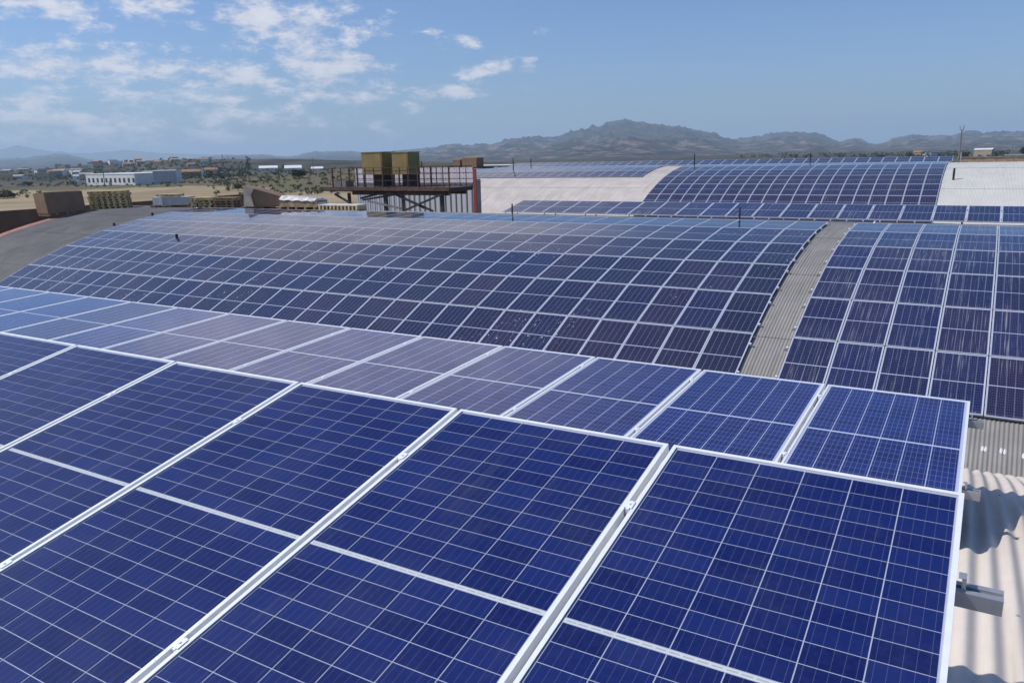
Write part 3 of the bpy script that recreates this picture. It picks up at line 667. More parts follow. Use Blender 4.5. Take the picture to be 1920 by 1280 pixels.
# ------------------------------------------------------------------ things stored along the ridge
def face_M(P, ang): return T(P) @ Matrix.Rotation(ang, 4, 'Z')
def pallet_mesh(L=1.2, W=1.0, mat='pallet_wood', nb=3):
    m = MB(); h = 0.144
    for i in range(7): y = -W/2+i*(W-0.1)/6; m.box(-L/2, L/2, y, y+0.1, h-0.022, h)
    for x in (-L/2+0.05, 0, L/2-0.05): m.box(x-0.05, x+0.05, -W/2, W/2, h-0.044, h-0.024)
    for x in [-L/2+0.07+(L-0.14)*i/(nb-1) for i in range(nb)]:
        for y in (-W/2+0.06, 0, W/2-0.06): m.box(x-0.07, x+0.07, y-0.05, y+0.05, 0.024, h-0.046)
    for y in (-W/2+0.06, 0, W/2-0.06): m.box(-L/2, L/2, y-0.05, y+0.05, 0.0, 0.022)
    return m.mesh('pallet', MATS[mat])
pm1 = pallet_mesh(2.1, 1.05, 'pallet_wood', 7); pm2 = pallet_mesh(1.2, 1.0, 'old_wood', 4); pm3 = pallet_mesh(1.25, 1.0, 'pallet_wood', 4); pm4 = pallet_mesh(2.3, 1.0, 'old_wood')
def pallets(mesh, P, ang, n, what, group):
    for i in range(n):
        w = 'lowest of' if i == 0 else ('topmost of' if i == n-1 else nth(i+1)+' from the bottom of')
        o = link('wooden_pallet', mesh, None, face_M(P+Vector((random.uniform(-.07,.07), random.uniform(-.05,.05), 0.147*i)), ang+random.uniform(-.04,.04)))
        tag(o, 'wooden pallet, %s %s' % (w, what), 'pallet', group)
def one_pallet(mesh, P, ang, label): tag(link('wooden_pallet', mesh, None, face_M(P, ang)), label, 'pallet')
# big brown carton on the gable edge
def carton(P, ang, W, D, H, label, mat='carton', flap=True, lean=0.0):
    r = empty('cardboard_carton', face_M(P, ang), label, 'carton'); m = MB(); t_ = 0.03
    def wall(x0, x1, y0, y1, h0, h1): m.add([(x0,y0,0.15),(x1,y0,0.15),(x1,y1,0.15),(x0,y1,0.15),(x0+lean,y0,h0),(x1+lean,y0,h1),(x1+lean,y1,h1),(x0+lean,y1,h0)], [(0,3,2,1),(4,5,6,7),(0,1,5,4),(1,2,6,5),(2,3,7,6),(3,0,4,7)])
    wall(-W/2, W/2, -D/2, -D/2+t_, H*0.94, H); wall(-W/2, W/2, D/2-t_, D/2, H, H*0.98)
    m2 = m; m2.add([(-W/2,-D/2+t_,0.15),(-W/2+t_,-D/2+t_,0.15),(-W/2+t_,D/2-t_,0.15),(-W/2,D/2-t_,0.15),(-W/2+lean,-D/2+t_,H*0.94),(-W/2+t_+lean,-D/2+t_,H*0.93),(-W/2+t_+lean,D/2-t_,H),(-W/2+lean,D/2-t_,H)], [(0,3,2,1),(4,5,6,7),(0,1,5,4),(1,2,6,5),(2,3,7,6),(3,0,4,7)])
    m2.add([(W/2-t_,-D/2+t_,0.15),(W/2,-D/2+t_,0.15),(W/2,D/2-t_,0.15),(W/2-t_,D/2-t_,0.15),(W/2-t_+lean,-D/2+t_,H),(W/2+lean,-D/2+t_,H),(W/2+lean,D/2-t_,H*.98),(W/2-t_+lean,D/2-t_,H*.98)], [(0,3,2,1),(4,5,6,7),(0,1,5,4),(1,2,6,5),(2,3,7,6),(3,0,4,7)])
    m.build('carton_wall', MATS[mat], r); MB().box(-W/2+t_, W/2-t_, -D/2+t_, D/2-t_, 0.15, 0.2).build('carton_floor', MATS[mat], r)
    if flap: MB().add([(W/2+lean, -D/2, H*0.99), (W/2+lean, D/2, H*0.97), (W/2-0.30+lean, D/2-0.1, H*1.05), (W/2-0.34+lean, -D/2+0.15, H*1.02)], [(0,1,2,3)]).build('flap', MATS[mat], r)
    b = MB()
    for y in (-D/2+0.05, -0.05, D/2-0.15): b.box(-W/2+0.02, W/2-0.02, y, y+0.1, 0.0, 0.14)
    b.build('skid', MATS['old_wood'], r); return r
carton(on2(-45.75, 25.7), 0.03, 1.05, 2.25, 1.32, 'big brown open carton standing on the gable edge beside the yellow pallets', lean=-0.16)
pallets(pm1, on2(-44.95, 28.0)+Vector((-.1,.3,0)), math.radians(42), 7, 'the tall yellow stack beside the big carton', 'tall yellow pallet stack')
B = on2(-41.4, 29.9)
one_pallet(pm4, B, math.radians(28), 'flat wooden pallet under the white and grey boxes')
Mb = face_M(B+Vector((0,0,0.15)), math.radians(28))
r = empty('crate', Mb @ T((-0.72,0,0)), 'small white box on the pallet between two pallet stacks', 'crate'); MB().box(-0.3,0.3,-0.45,0.45,0,0.42).build('box_body', MATS['white_wrap'], r); MB().box(-0.31,0.31,-0.46,0.46,0.425,0.45).build('lid', MATS['white_wrap'], r)
r = empty('crate', Mb @ T((0.4,0,0)), 'long grey box on the pallet between two pallet stacks', 'crate'); MB().box(-0.78,0.75,-0.45,0.45,0,0.42).build('box_body', MATS['grey_box'], r); MB().box(-0.79,0.76,-0.46,0.46,0.425,0.45).build('lid', MATS['grey_box'], r)
one_pallet(pm3, B+Vector((-0.2,0,0.62)), math.radians(28), 'yellow pallet lying on top of the white and grey boxes')
pallets(pm3, on2(-39.3, 30.5), math.radians(24), 4, 'the low yellow stack left of the pale carton', 'low yellow pallet stack')
pallets(pm2, on2(-38.0, 31.0), math.radians(24), 4, 'the low brown stack left of the pale carton', 'low brown pallet stack')
# collapsed carton, sunlight painted onto its near end
P = on2(-34.4, 30.6); r = empty('crushed_carton', face_M(P, math.radians(28)), 'crushed carton with sunlit end faces on the ridge left of the platform', 'carton')
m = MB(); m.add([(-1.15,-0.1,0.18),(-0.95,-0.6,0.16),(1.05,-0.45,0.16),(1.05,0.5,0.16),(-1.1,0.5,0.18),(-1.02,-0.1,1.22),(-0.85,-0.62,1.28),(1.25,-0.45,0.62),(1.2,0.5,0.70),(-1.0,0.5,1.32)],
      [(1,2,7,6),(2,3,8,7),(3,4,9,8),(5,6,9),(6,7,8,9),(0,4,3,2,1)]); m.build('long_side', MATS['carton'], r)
MB().add([(-1.15,-0.1,0.18),(-0.95,-0.6,0.16),(-0.85,-0.62,1.28),(-0.95,-0.30,0.95),(-1.02,-0.1,1.22)], [(0,1,2,3),(0,3,4)]).build('front_flap', MATS['carton_sunlit'], r)
MB().add([(-1.1,0.5,0.18),(-1.15,-0.1,0.18),(-1.02,-0.1,1.22),(-1.0,0.5,1.32)], [(0,1,2,3)]).build('end_flap', MATS['carton_sunlit'], r)
MB().add([(-0.96,-0.625,0.17),(-0.36,-0.70,0.16),(-0.50,-0.66,0.80),(-0.30,-0.63,1.12),(-0.86,-0.64,1.29)], [(0,1,2,3,4)]).build('sunlit_patch', MATS['carton_sunlit'], r)  # added pale sheet standing for the sunlit part of the long side
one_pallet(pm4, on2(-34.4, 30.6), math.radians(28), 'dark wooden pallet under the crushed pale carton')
# wrapped pile
P = on2(-31.6, 30.7); r = empty('wrapped_pile', face_M(P, math.radians(6)), 'low pile under crumpled white plastic between crushed carton and platform', 'pile')
n = 16; vs = []; fs = []
for i in range(n+1):
    for j in range(5):
        x = -1.35+2.7*i/n; y = -0.5+j*0.25; e = 1.0 if 0 < j < 4 else 0.55
        vs.append((x, y, 0.30+e*(0.42-0.12*i/n+0.05*math.sin(i*1.7)+0.03*math.sin(i*3.1+j)) if 0 < i < n else 0.30))
for i in range(n):
    for j in range(4): fs.append((i*5+j, (i+1)*5+j, (i+1)*5+j+1, i*5+j+1))
MB().add(vs, fs).build('plastic_cover', MATS['white_wrap'], r); MB().box(-1.3,1.3,-0.45,0.45,0.15,0.5).build('load', MATS['old_wood'], r)
for x in (-1.2, -0.65, -0.1, 0.5, 1.1): MB().box(x-0.06, x+0.06, -0.45, 0.45, 0, 0.15).build('bearer', MATS['old_wood'], r)
P = on2(-28.6, 30.5); r = empty('timber_stack', face_M(P, math.radians(5)), 'low white topped timber stack in front of the platform legs', 'timber')
MB().box(-1.25,1.25,-0.4,0.4,0.26,0.31).build('white_board', MATS['white_wrap'], r); MB().box(-1.25,1.25,-0.4,0.4,0.0,0.05).build('base_board', MATS['old_wood'], r)
for i in range(11): MB().box(-1.2+i*0.235, -1.2+i*0.235+0.10, -0.4, 0.4, 0.053, 0.257).build('spacer', MATS['pallet_wood'], r)

# ------------------------------------------------------------------ platform with two coolers, white building behind it
YP0, YP1 = 41.0, 43.6
def ZP(v, u=740): return px(u, v, YP0).z
zd = px(740, 352, YP0).z; xl, xr = px(600, 352, YP0).x, px(843, 352, YP0).x
pf = empty('steel_platform', T((xl, YP0, GZ)), 'rusty steel platform with railings carrying two olive coolers', 'platform'); ip = T((-xl, -YP0, -GZ))
def pp(name, m, mat):
    o = m.build(name, MATS[mat], pf); o.matrix_basis = ip; return o
pp('deck', MB().box(xl, xr, YP0, YP1, zd-0.06, zd), 'rust_steel')
pp('edge_beam', MB().box(xl, xr, YP0-0.06, YP0-0.005, zd-0.20, zd+0.03), 'rust_steel')
pp('edge_beam', MB().box(xl, xr, YP1+0.005, YP1+0.06, zd-0.20, zd+0.03), 'rust_steel')
nj = 26
for i in range(nj):
    x = xl+0.1+(xr-xl-0.2)*i/(nj-1); pp('joist', MB().box(x-0.05, x+0.05, YP0+0.002, YP1-0.002, zd-0.26, zd-0.065), 'dark_steel')
pp('main_beam', MB().box(px(655, 352, YP0).x, xr-0.3, YP0+0.25, YP0+0.42, zd-0.50, zd-0.265), 'rust_steel')
pp('main_beam', MB().box(px(655, 352, YP0).x, xr-0.3, YP1-0.42, YP1-0.25, zd-0.50, zd-0.265), 'rust_steel')
for (u, w, mt, y) in ((723, 0.26, 'dark_steel', YP0+0.33), (829, 0.20, 'dark_steel', YP0+0.33), (756, 0.18, 'grey_steel', YP1-0.33), (655, 0.18, 'rust_steel', YP1-0.33)):
    x = px(u, 370, y).x; pp('leg', MB().box(x-w/2, x+w/2, y-0.09, y+0.09, GZ, zd-0.50), mt)
for (u0, v0, u1, v1, y, mt) in ((676,372,720,361,YP0+0.2,'dark_steel'), (690,377,752,391,YP0+0.2,'grey_steel'), (736,362,812,396,YP0+0.18,'dark_steel'), (758,395,836,361,YP0+0.08,'dark_steel'),
                                (742,365,800,392,YP1-0.2,'grey_steel'), (680,375,740,365,YP1-0.2,'grey_steel'), (628,364,662,384,YP0+0.2,'dark_steel')):
    pp('brace', MB().bar(px(u0, v0, y), px(u1, v1, y), 0.09, 0.13), mt)
zr = px(740, 314, YP0).z
for u in (609, 624, 640, 655, 670, 686, 702, 718, 736, 750, 765, 784, 796, 808, 819, 831, 842):
    x = px(u, 340, YP0).x; big = u in (624, 718, 784, 808, 842)
    w = 0.06 if big else 0.03
    if u >= 620: pp('railing_post', MB().box(x-w/2, x+w/2, YP0-0.05, YP0-0.01+w, zd+0.03, zr), 'rust_steel')
    if u % 3 == 0: pp('railing_post', MB().box(x-0.02, x+0.02, YP1-0.04, YP1, zd+0.03, zr), 'rust_steel')
for fz in (1.0, 0.66, 0.36):
    z = zd+(zr-zd)*fz
    pp('railing_bar', MB().box(px(620, 340, YP0).x, xr, YP0-0.055, YP0-0.02, z-0.015, z+0.015), 'rust_steel'); pp('railing_bar', MB().box(px(640, 340, YP1).x, xr, YP1-0.02, YP1+0.02, z-0.02, z+0.02), 'rust_steel')
pp('railing_bar', MB().box(xr-0.02, xr+0.02, YP0, YP1, zr-0.02, zr+0.02), 'rust_steel')
pp('machine_box', MB().box(px(628, 345, 42.0).x, px(652, 345, 42.0).x, 41.8, 42.6, zd+0.003, zd+0.42), 'grey_steel')
def cooler(u0, u1, u2, vt, vb, y, label):
    a, b = px(u0, vt, y), px(u1, vt, y); zt = (a.z+b.z)/2; zb = px(u0, vb, y).z
    W = b.x-a.x; k = 0.5; D = 1.25
    r = empty('evaporative_cooler', T((a.x+W/2, y+D/2, zd)), label, 'cooler'); H = zt-zd; h0 = zb-zd
    def pt(n, mm, mt): return mm.build(n, MATS[mt], r)
    pt('casing', MB().box(-W/2, W/2, -D/2, D/2, h0+0.14, H-0.07), 'cooler_olive')
    pt('lid', MB().box(-W/2-0.03, W/2+0.03, -D/2-0.03, D/2+0.03, H-0.065, H), 'cooler_green')
    pt('water_tray', MB().box(-W/2-0.02, W/2+0.02, -D/2-0.02, D/2+0.02, h0, h0+0.135), 'cooler_olive')
    for (x0, x1) in ((-W/2+0.08, W/2-0.08),):
        pt('grille', MB().box(x0, x1, -D/2-0.02, -D/2-0.004, h0+0.25, H-0.16), 'cooler_olive')
    pt('side_grille', MB().box(W/2+0.004, W/2+0.02, -D/2+0.08, D/2-0.08, h0+0.25, H-0.16), 'cooler_green')
    for sx in (-1, 1):
        for sy in (-1, 1): pt('leg', MB().box(sx*(W/2-0.06)-0.04, sx*(W/2-0.06)+0.04, sy*(D/2-0.06)-0.04, sy*(D/2-0.06)+0.04, 0.003, h0-0.003), 'dark_steel')
    pt('duct', MB().box(-W/4+0.2, W/2-0.05, -0.3, 0.4, 0.05, h0-0.004), 'dark_steel')
cooler(677, 715, 735, 285, 327, 41.5, 'olive brown evaporative cooler, the larger one standing free on the left of the platform')
cooler(734, 764, 783, 285, 327, 41.8, 'olive green evaporative cooler next to the dotted wall panels')

YW = 46.0
bx0, bx1 = px(668, 345, YW).x, px(888, 345, YW).x; zt, zm = px(880, 314, YW).z, px(880, 343, YW).z
bd = empty('white_works_building', T((bx0, YW, GZ)), 'white corrugated building with dotted upper panels and a red corner post', 'building'); ib = T((-bx0, -YW, -GZ))
def bp(name, m, mat):
    o = m.build(name, MATS[mat], bd); o.matrix_basis = ib; return o
nrib = int((bx1-bx0)/0.45); m = MB()
for i in range(nrib):
    x0 = bx0+(bx1-bx0)*i/nrib; w = (bx1-bx0)/nrib
    m.add([(x0, YW, GZ), (x0+w*0.62, YW, GZ), (x0+w*0.70, YW+0.05, GZ), (x0+w*0.92, YW+0.05, GZ), (x0+w, YW, GZ),
           (x0, YW, zm), (x0+w*0.62, YW, zm), (x0+w*0.70, YW+0.05, zm), (x0+w*0.92, YW+0.05, zm), (x0+w, YW, zm)], [(k, k+1, k+6, k+5) for k in range(4)])
bp('ribbed_wall', m, 'wall_sheet')
for i in range(8):
    x0 = bx0+(bx1-bx0)*i/8; x1 = bx0+(bx1-bx0)*(i+1)/8-0.03; bp('dotted_panel', MB().box(x0, x1, YW-0.03, YW+0.08, zm+0.03, zt), 'dotted_panel')
bp('ledge', MB().box(bx0, bx1, YW-0.08, YW-0.035, zm-0.06, zm+0.025), 'grey_steel')
bp('corner_post', MB().box(bx1+0.003, px(893.5, 345, YW).x, YW-0.06, YW+0.02, GZ, px(890, 317, YW).z), 'red_paint')
bp('roof_slab', MB().box(bx0, bx1, YW+0.09, YW+0.9, zm+0.1, zm+0.25), 'pale_grey')
bp('back_wall', MB().box(bx0, bx1, YW+0.75, YW+0.9, GZ, zm+0.095), 'concrete')
bp('end_wall', MB().box(bx1-0.2, bx1, YW+0.1, YW+0.74, GZ, zm+0.095), 'concrete'); bp('end_wall', MB().box(bx0, bx0+0.2, YW+0.1, YW+0.74, GZ, zm+0.095), 'concrete')
bp('box_shelf', MB().box(px(846, 314, YW).x, px(904, 314, YW).x, YW+0.085, YW+1.5, zt-0.1, zt), 'dark_steel')
def small_carton(u0, u1, vt, y, D, label, bend=0.0):
    a, b = px(u0, vt, y), px(u1, vt, y); r = empty('cardboard_box', T(((a.x+b.x)/2, y+D/2, zt+0.003)), label, 'box'); W = b.x-a.x; H = max(0.3, a.z-zt)
    MB().box(-W/2, W/2, -D/2, D/2, 0, H).build('box_body', MATS['carton'], r)
    MB().add([(-W/2,-D/2,H+0.004),(W/2,-D/2,H+0.004),(W/2-0.05,D/4,H+0.05+bend),(-W/2+0.05,D/4,H+0.07+bend)], [(0,1,2,3)]).build('flap', MATS['carton'], r)
small_carton(849, 862, 300, YW+0.2, 0.5, 'small brown cardboard box on top of the white building')
small_carton(866, 893, 296.5, YW+0.15, 0.9, 'larger brown cardboard box on the corner above the red post', 0.05)

# boundary wall, far parapets
bw = empty('boundary_wall', T((-51, 10, GZ)), 'long shaded brown wall beyond the gable of the grey vault', 'wall')
MB().box(-0.3, 0.0, 0, 36.5, 0, -2.78-GZ).build('wall_body', MATS['brown_wall'], bw); MB().box(-0.36, 0.05, 0, 36.5, -2.775-GZ, -2.70-GZ).build('coping', MATS['brown_wall'], bw)
a = px(1800, 297.5, 79); b = empty('dark_parapet', T((-2.6, 79, GZ)), 'low dark parapet running behind the pale far roof', 'wall')
MB().box(0, 40, 0, 0.3, 0, -1.27-GZ).build('wall_body', MATS['old_wood'], b); MB().box(-0.1, 40, -0.06, 0.36, -1.265-GZ, -1.17-GZ).build('coping', MATS['grey_steel'], b)
b = empty('flat_canopy', T((-54, 76, GZ)), 'thin dark edged flat roof left of the far tilted row', 'roof'); zz = px(930, 311, 76).z-GZ
MB().box(0, px(957, 311, 76).x+54, 0, 4, zz-0.10, zz+0.02).build('slab', MATS['dark_steel'], b); MB().box(0, px(955, 311, 76).x+54, 0.05, 4, zz+0.024, zz+0.07).build('top_sheet', MATS['white_paint'], b)
for x in (1, 6): MB().box(x, x+0.2, 1, 1.2, 0, zz-0.105).build('post', MATS['dark_steel'], b)

# ------------------------------------------------------------------ far buildings
def gbase(u, v, dmax=3000):
    """where the photograph's ray meets the terrain"""
    r = ray(u, v); h = math.hypot(r.x, r.y); d = 120.0
    while d < dmax:
        x, y, z = r.x/h*d, r.y/h*d, r.z/h*d
        if z <= ground_z(x, y): return Vector((x, y, ground_z(x, y)))
        d *= 1.01
    return Vector((x, y, ground_z(x, y)))
def house(name, label, cat, P, ang, W, D, H, wall, roof, pitch=0.0, wins=(), group=None, door=False):
    r = empty(name, face_M(P-Vector((0,0,1.0)), ang), label, cat, group); H += 1.0
    MB().box(-W/2, W/2, 0, D, 0, H).build('wall', MATS[wall], r)
    if pitch: MB().add([(-W/2-.3,-.3,H+.02),(W/2+.3,-.3,H+.02),(W/2+.3,D+.3,H+.02),(-W/2-.3,D+.3,H+.02),(-W/2-.3,D/2,H+pitch),(W/2+.3,D/2,H+pitch)], [(0,1,5,4),(2,3,4,5),(1,2,5),(3,0,4),(0,3,2,1)]).build('roof', MATS[roof], r)
    else: MB().box(-W/2-.2, W/2+.2, -.2, D+.2, H+.02, H+.4).build('roof', MATS[roof], r)
    for (x, z, w, h) in wins: MB().box(x-w/2, x+w/2, -0.15, -0.02, z+1.0, z+1.0+h).build('window', MATS['dark_window'], r)
    if door: MB().box(-1.2, 1.2, -0.14, -0.02, 0.9, 3.4).build('door', MATS['grey_steel'], r)
    return r
def across(u0, u1, v, flat=False):
    if flat: a = gbase((u0+u1)/2, v); return px(u0, v, a.y), px(u1, v, a.y)
    a, b = gbase(u0, v), gbase(u1, v); d = (a.length+b.length)/2; r0, r1 = ray(u0, v), ray(u1, v); a = r0*(d/r0.length); b = r1*(d/r1.length); return a, b
def block(u0, u1, vb, vt, name, label, cat, wall, roof, D, pitch=0.0, nw=0, skew=0.0, rows=1, door=False, group=None, flat=False):
    a, b = across(u0, u1, vb, flat); c = (a+b)/2; W = (b-a).length; d = b-a; ang = math.atan2(d.y, d.x)+skew
    t = ray((u0+u1)/2, vt); rr = ray((u0+u1)/2, vb); H = c.length/rr.length*(t.z-rr.z); g = ground_z(c.x, c.y)
    P = Vector((c.x, c.y, min(c.z, g))); H = c.z+H-P.z
    wins = [(-W/2+W*(i+0.7)/nw, H*(0.25+0.4*j/ max(1, rows)), W/nw*0.4, H*0.2) for i in range(nw) for j in range(rows)] if nw else ()
    return house(name, label, cat, P, ang, W, D, H, wall, roof, pitch, wins, group, door)
block(163, 254, 347, 327, 'factory', 'long white factory with a row of small dark windows beyond the field', 'factory', 'white_paint', 'white_paint', 26, 0, 11, 0.0, 2, True, flat=True)
block(254, 269, 345, 325, 'factory', 'grey recessed block between the two white factory halls', 'factory', 'pale_grey', 'pale_grey', 18, 0, 0)
block(269, 289, 345.5, 322, 'factory', 'plain white gable end of the second factory hall', 'factory', 'white_paint', 'white_paint', 20, 0, 2, flat=True)
block(289, 332, 345, 321, 'factory', 'pale grey long side of the second factory hall', 'factory', 'pale_grey', 'white_paint', 20, 0, 0)
block(341, 378, 334, 322, 'house', 'low red brown house beside the white factory', 'house', 'terracotta', 'terracotta', 10, 2.0, 3, door=True)
block(379, 383, 336, 316, 'tower', 'narrow white tower beside the red brown house', 'tower', 'white_paint', 'white_paint', 3, 0, 1)
block(384, 408, 324, 318, 'house', 'small house with orange tiled roof behind the white tower', 'house', 'ochre_wall', 'terracotta', 9, 2.0, 2)
block(486, 521, 320, 315, 'warehouse', 'white roofed warehouse behind the scrub next to the conifer', 'warehouse', 'white_paint', 'white_paint', 40, 2.2, 4)
block(534, 566, 320.5, 315, 'warehouse', 'white roofed warehouse behind the dark round tree', 'warehouse', 'white_paint', 'white_paint', 40, 2.4, 4)
block(584, 606, 320, 316, 'warehouse', 'short white warehouse left of the platform', 'warehouse', 'white_paint', 'white_paint', 30, 1.5, 2)
block(145, 161, 346, 341, 'shed', 'small white shed in front of the long factory', 'shed', 'white_paint', 'pale_grey', 8, 0, 1)
block(1712, 1729, 296, 285.5, 'house', 'ochre house with tiled roof above the far tilted row', 'house', 'ochre_wall', 'terracotta', 10, 1.5, 3)
block(1729, 1745, 296, 287.5, 'house', 'small white house between the ochre and the blue one', 'house', 'white_paint', 'pale_grey', 10, 0, 2)
block(1745, 1770, 296, 285.5, 'building', 'blue flat building left of the mast', 'building', 'blue_wall', 'terracotta', 12, 0, 3)
block(1824, 1858, 298, 281, 'barn', 'beige barn with pale roof and dark door right of the mast', 'barn', 'beige_wall', 'white_paint', 14, 1.2, 2, -0.15, 1, True)
block(1882, 1920, 299, 291, 'building', 'long low whitish building at the right edge', 'building', 'beige_wall', 'pale_grey', 12, 0, 4)
# the distant town
random.seed(21)
for i in range(34):
    u = random.uniform(-20, 235); v = random.uniform(309, 341) if u < 165 else random.uniform(303, 318)
    g = gbase(u, v, 2600); s = random.uniform(0.7, 1.3)
    house('town_house', 'tiny pale house in the distant town beyond the dry field', 'house', g, random.uniform(-0.6, 0.6)+0.9, 11*s, 9*s, random.choice((3.5, 6, 6.5)), random.choice(('white_paint', 'beige_wall', 'concrete', 'ochre_wall')), random.choice(('terracotta', 'pale_grey', 'concrete')), random.choice((0, 1.6)), ((-2.5, 1.2, 1.4, 1.4), (2.5, 1.2, 1.4, 1.4)), 'houses of the distant town')
for i in range(12):
    u = random.uniform(225, 392); v = random.uniform(298, 314); g = gbase(u, v, 2600)
    house('hill_house', 'tiny house among trees on the dark hill behind the factory', 'house', g, random.uniform(0, 1.5), 11, 9, random.choice((3.5, 6)), random.choice(('beige_wall', 'concrete', 'white_paint')), random.choice(('terracotta', 'concrete')), 1.6, ((-2.5, 1.2, 1.4, 1.4), (2.5, 1.2, 1.4, 1.4)), 'houses on the dark hill')
def pole(u, v0, v1, label, arms=1):
    g = gbase(u, v0); t = ray(u, v1); rr = ray(u, v0); H = max(6, g.length/rr.length*t.z-g.z)
    r = empty('utility_pole', T(g), label, 'utility pole'); MB().tube([(0,0,-0.5),(0,0,H)], [0.28, 0.18], 6).build('shaft', MATS['grey_steel'], r)
    for k in range(arms): MB().bar((-1.1,0,H-0.6-k*1.1), (1.1,0,H-0.6-k*1.1), 0.16).build('crossarm', MATS['grey_steel'], r)
pole(197, 349, 302, 'thin utility pole in front of the white factory', 2); pole(421, 335, 289, 'tall dark utility pole left of the conifer', 2)
pole(588, 327, 296, 'utility pole rising behind the left end of the platform'); pole(377, 334, 306, 'short utility pole beside the narrow white tower'); pole(405, 326, 308, 'short utility pole left of the tall dark one')
pole(1896, 297, 270, 'utility pole far right behind the beige barn')

# ------------------------------------------------------------------ trees and scrub
def foliage(n, rx, rz, zc, size, seed, cone=0.0):
    rnd = random.Random(seed); m = MB(); lobes = [(rnd.uniform(-.55,.55)*rx, rnd.uniform(-.55,.55)*rx, zc+rnd.uniform(-.5,.5)*rz, rnd.uniform(.35,.62)) for _ in range(9)]
    for i in range(n):
        if cone:
            h = rnd.random()**1.35; a = rnd.uniform(0, 6.283); rr = rx*(1-h)*(0.45+0.55*rnd.random())*(0.8+0.35*math.sin(h*38)); c = Vector((rr*math.cos(a), rr*math.sin(a), zc+h*rz))
        else:
            l = rnd.choice(lobes); d = Vector((rnd.gauss(0,1), rnd.gauss(0,1), rnd.gauss(0,1))).normalized()*(0.55+0.45*rnd.random()); c = Vector((l[0]+d.x*rx*l[3], l[1]+d.y*rx*l[3], l[2]+d.z*rz*l[3]))
        x = Vector((rnd.gauss(0,1), rnd.gauss(0,1), rnd.gauss(0,1))).normalized(); y = x.orthogonal().normalized(); s = size*rnd.uniform(.6,1.3)
        m.add([c-x*s-y*s*.6, c+x*s-y*s*.6, c+x*s*.7+y*s*.7, c-x*s*.8+y*s*.6], [(0,1,2,3)])
    return m
def tree(u, v, vt, w, label, kind='round', leaf='dark_leaf', seed=1, Y=None, cat='tree', name=None):
    g = gbase(u, v); rr, t = ray(u, v), ray(u, vt); H = g.length/rr.length*t.z-g.z; H = max(2.0, H); W = max(1.5, w*g.length/F_PX/1.1)
    r = empty(name or ('conifer' if kind == 'cone' else 'broadleaf_tree'), T(g), label, cat)
    m = MB(); m.tube([(0,0,-0.4),(0.05,0,H*0.3),(0,0.05,H*0.65)], [H*0.045, H*0.032, H*0.014], 7)
    for k in range(5):
        a = k*1.256+seed; z = H*(0.28+0.07*k); m.tube([(0,0,z),(math.cos(a)*W*.22, math.sin(a)*W*.22, z+H*.12),(math.cos(a)*W*.36, math.sin(a)*W*.36, z+H*.16)], [H*.016, H*.010, H*.004], 5)
    m.build('trunk', MATS['bark'], r)
    if kind == 'cone': f = foliage(900, W*0.5, H*0.9, H*0.12, W*0.055, seed, 1)
    else: f = foliage(1100, W*0.5, H*0.42, H*0.56, W*0.055, seed)
    f.build('crown', MATS[leaf], r)
tree(465, 318, 298, 14, 'dark pointed conifer on the skyline behind the scrub', 'cone', seed=3)
tree(531, 316, 307, 6, 'small dark conifer between the two white warehouses', 'cone', seed=4)
tree(561, 333, 318, 26, 'dark round tree in the scrub right of the small bushy tree', seed=5); tree(518, 330, 322, 13, 'small bushy tree in the scrub left of the dark round tree', seed=6)
tree(447, 357, 342, 18, 'olive bush on the dry bank before the scrub', leaf='olive_leaf', seed=7, cat='bush', name='bush'); tree(417, 337, 327, 12, 'dark bush below the tall utility pole', seed=8, cat='bush', name='bush')
tree(791, 322, 302, 9, 'dark tree top showing right of the coolers', 'cone', seed=9)
tree(53, 349, 340, 16, 'dark tree at the edge of the town left of the factory', seed=10); tree(132, 347, 338, 12, 'dark tree close to the small white shed', seed=11)
tree(1706, 297, 284, 11, 'dark tree left of the ochre house', seed=12); tree(1650, 297, 289, 14, 'flat dark bush above the far tilted row', seed=13, cat='bush', name='bush')
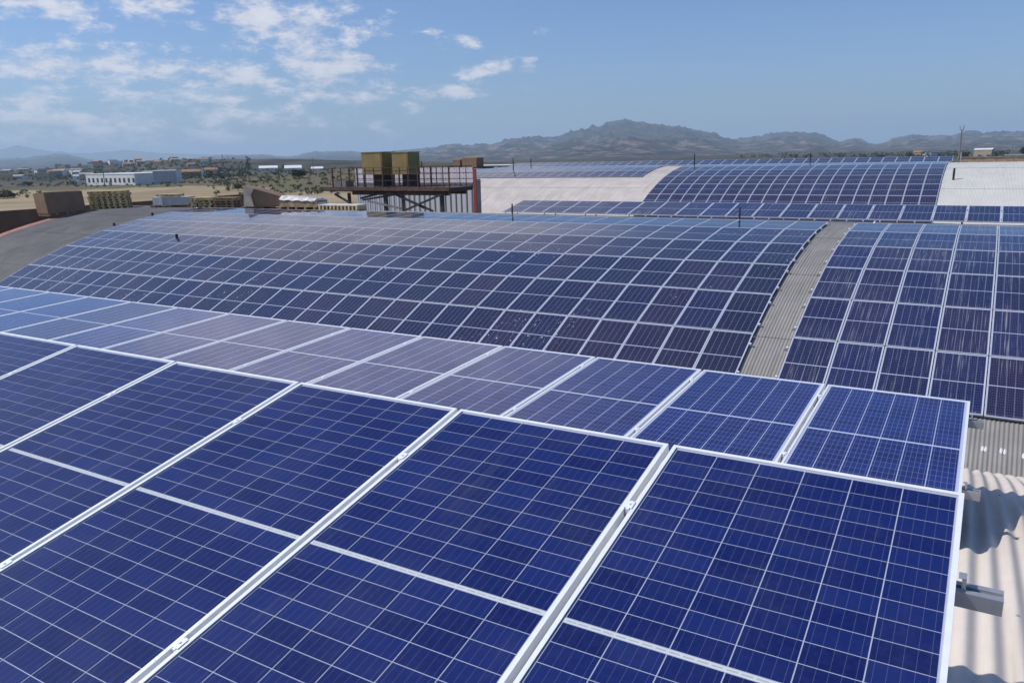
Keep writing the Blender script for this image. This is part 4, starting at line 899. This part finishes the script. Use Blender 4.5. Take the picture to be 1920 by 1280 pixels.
tree(1811, 298, 284, 12, 'rounded dark tree between mast and barn', seed=14); tree(1800, 298, 281, 12, 'greyish tree right behind the mast', leaf='olive_leaf', seed=16); tree(1916, 297, 271, 16, 'dark tree cut off by the right edge of the picture', seed=15)
tree(8, 372, 358, 34, 'olive bush on the dry field at the left edge', leaf='olive_leaf', seed=17, cat='bush', name='bush')
# scrub: uncounted clumps over the bank and the slope beyond
random.seed(5); m = MB()
def clump(c, W, H, n, sd):
    f = foliage(n, W*0.5, H*0.5, H*0.45, W*0.10, sd); m.add([Vector(v)+c for v in f.v], f.f)
for i in range(640):
    z = random.random()
    if z < 0.55: u, v = random.uniform(330, 690), random.uniform(317, 345)
    elif z < 0.72: u, v = random.uniform(390, 660), random.uniform(344, 368)
    elif z < 0.82: u, v = random.uniform(0, 340), random.uniform(346, 352)
    elif z < 0.87: u, v = random.uniform(0, 80), random.uniform(360, 372)
    else: u, v = random.uniform(0, 400), random.uniform(302, 345)
    g = gbase(u, v, 2500); W = random.uniform(0.9, 2.6)*(1 if g.length < 600 else 2.2); clump(g, W, W*0.6, 34, i)
tag(m.build('scrub', MATS['olive_leaf']), 'olive green scrub scattered over the bank beyond the field', 'scrub', kind='stuff')
m = MB()
for i in range(520):
    u, v = random.uniform(-10, 470), random.uniform(297, 338); g = gbase(u, v, 2800); W = random.uniform(3.5, 8)
    if g.length < 650: continue
    clump(g, W, W*0.6, 30, i+3000)
for i in range(160):
    u, v = random.uniform(1380, 1930), random.uniform(285, 298); g = gbase(u, v, 2800); clump(g, 8, 6, 26, i+5000)
tag(m.build('far_woodland', MATS['dark_leaf']), 'far dark woodland on the hill and among the town', 'woodland', kind='stuff')

# ------------------------------------------------------------------ haze
def haze(t, b, m):
    t.n.remove(b); v = t.new('ShaderNodeVolumePrincipled'); v.inputs['Color'].default_value = (0.65,0.84,1.0,1)
    v.inputs['Density'].default_value = 9.5e-5; v.inputs['Anisotropy'].default_value = 0.10
    t.l.new(v.outputs[0], t.n['Material Output'].inputs['Volume'])
material('haze_air', haze)
tag(MB().box(-43000, 43000, -43000, 43000, -140, 520).build('haze', MATS['haze_air']), 'thin pale haze over the whole landscape', 'haze', kind='stuff')
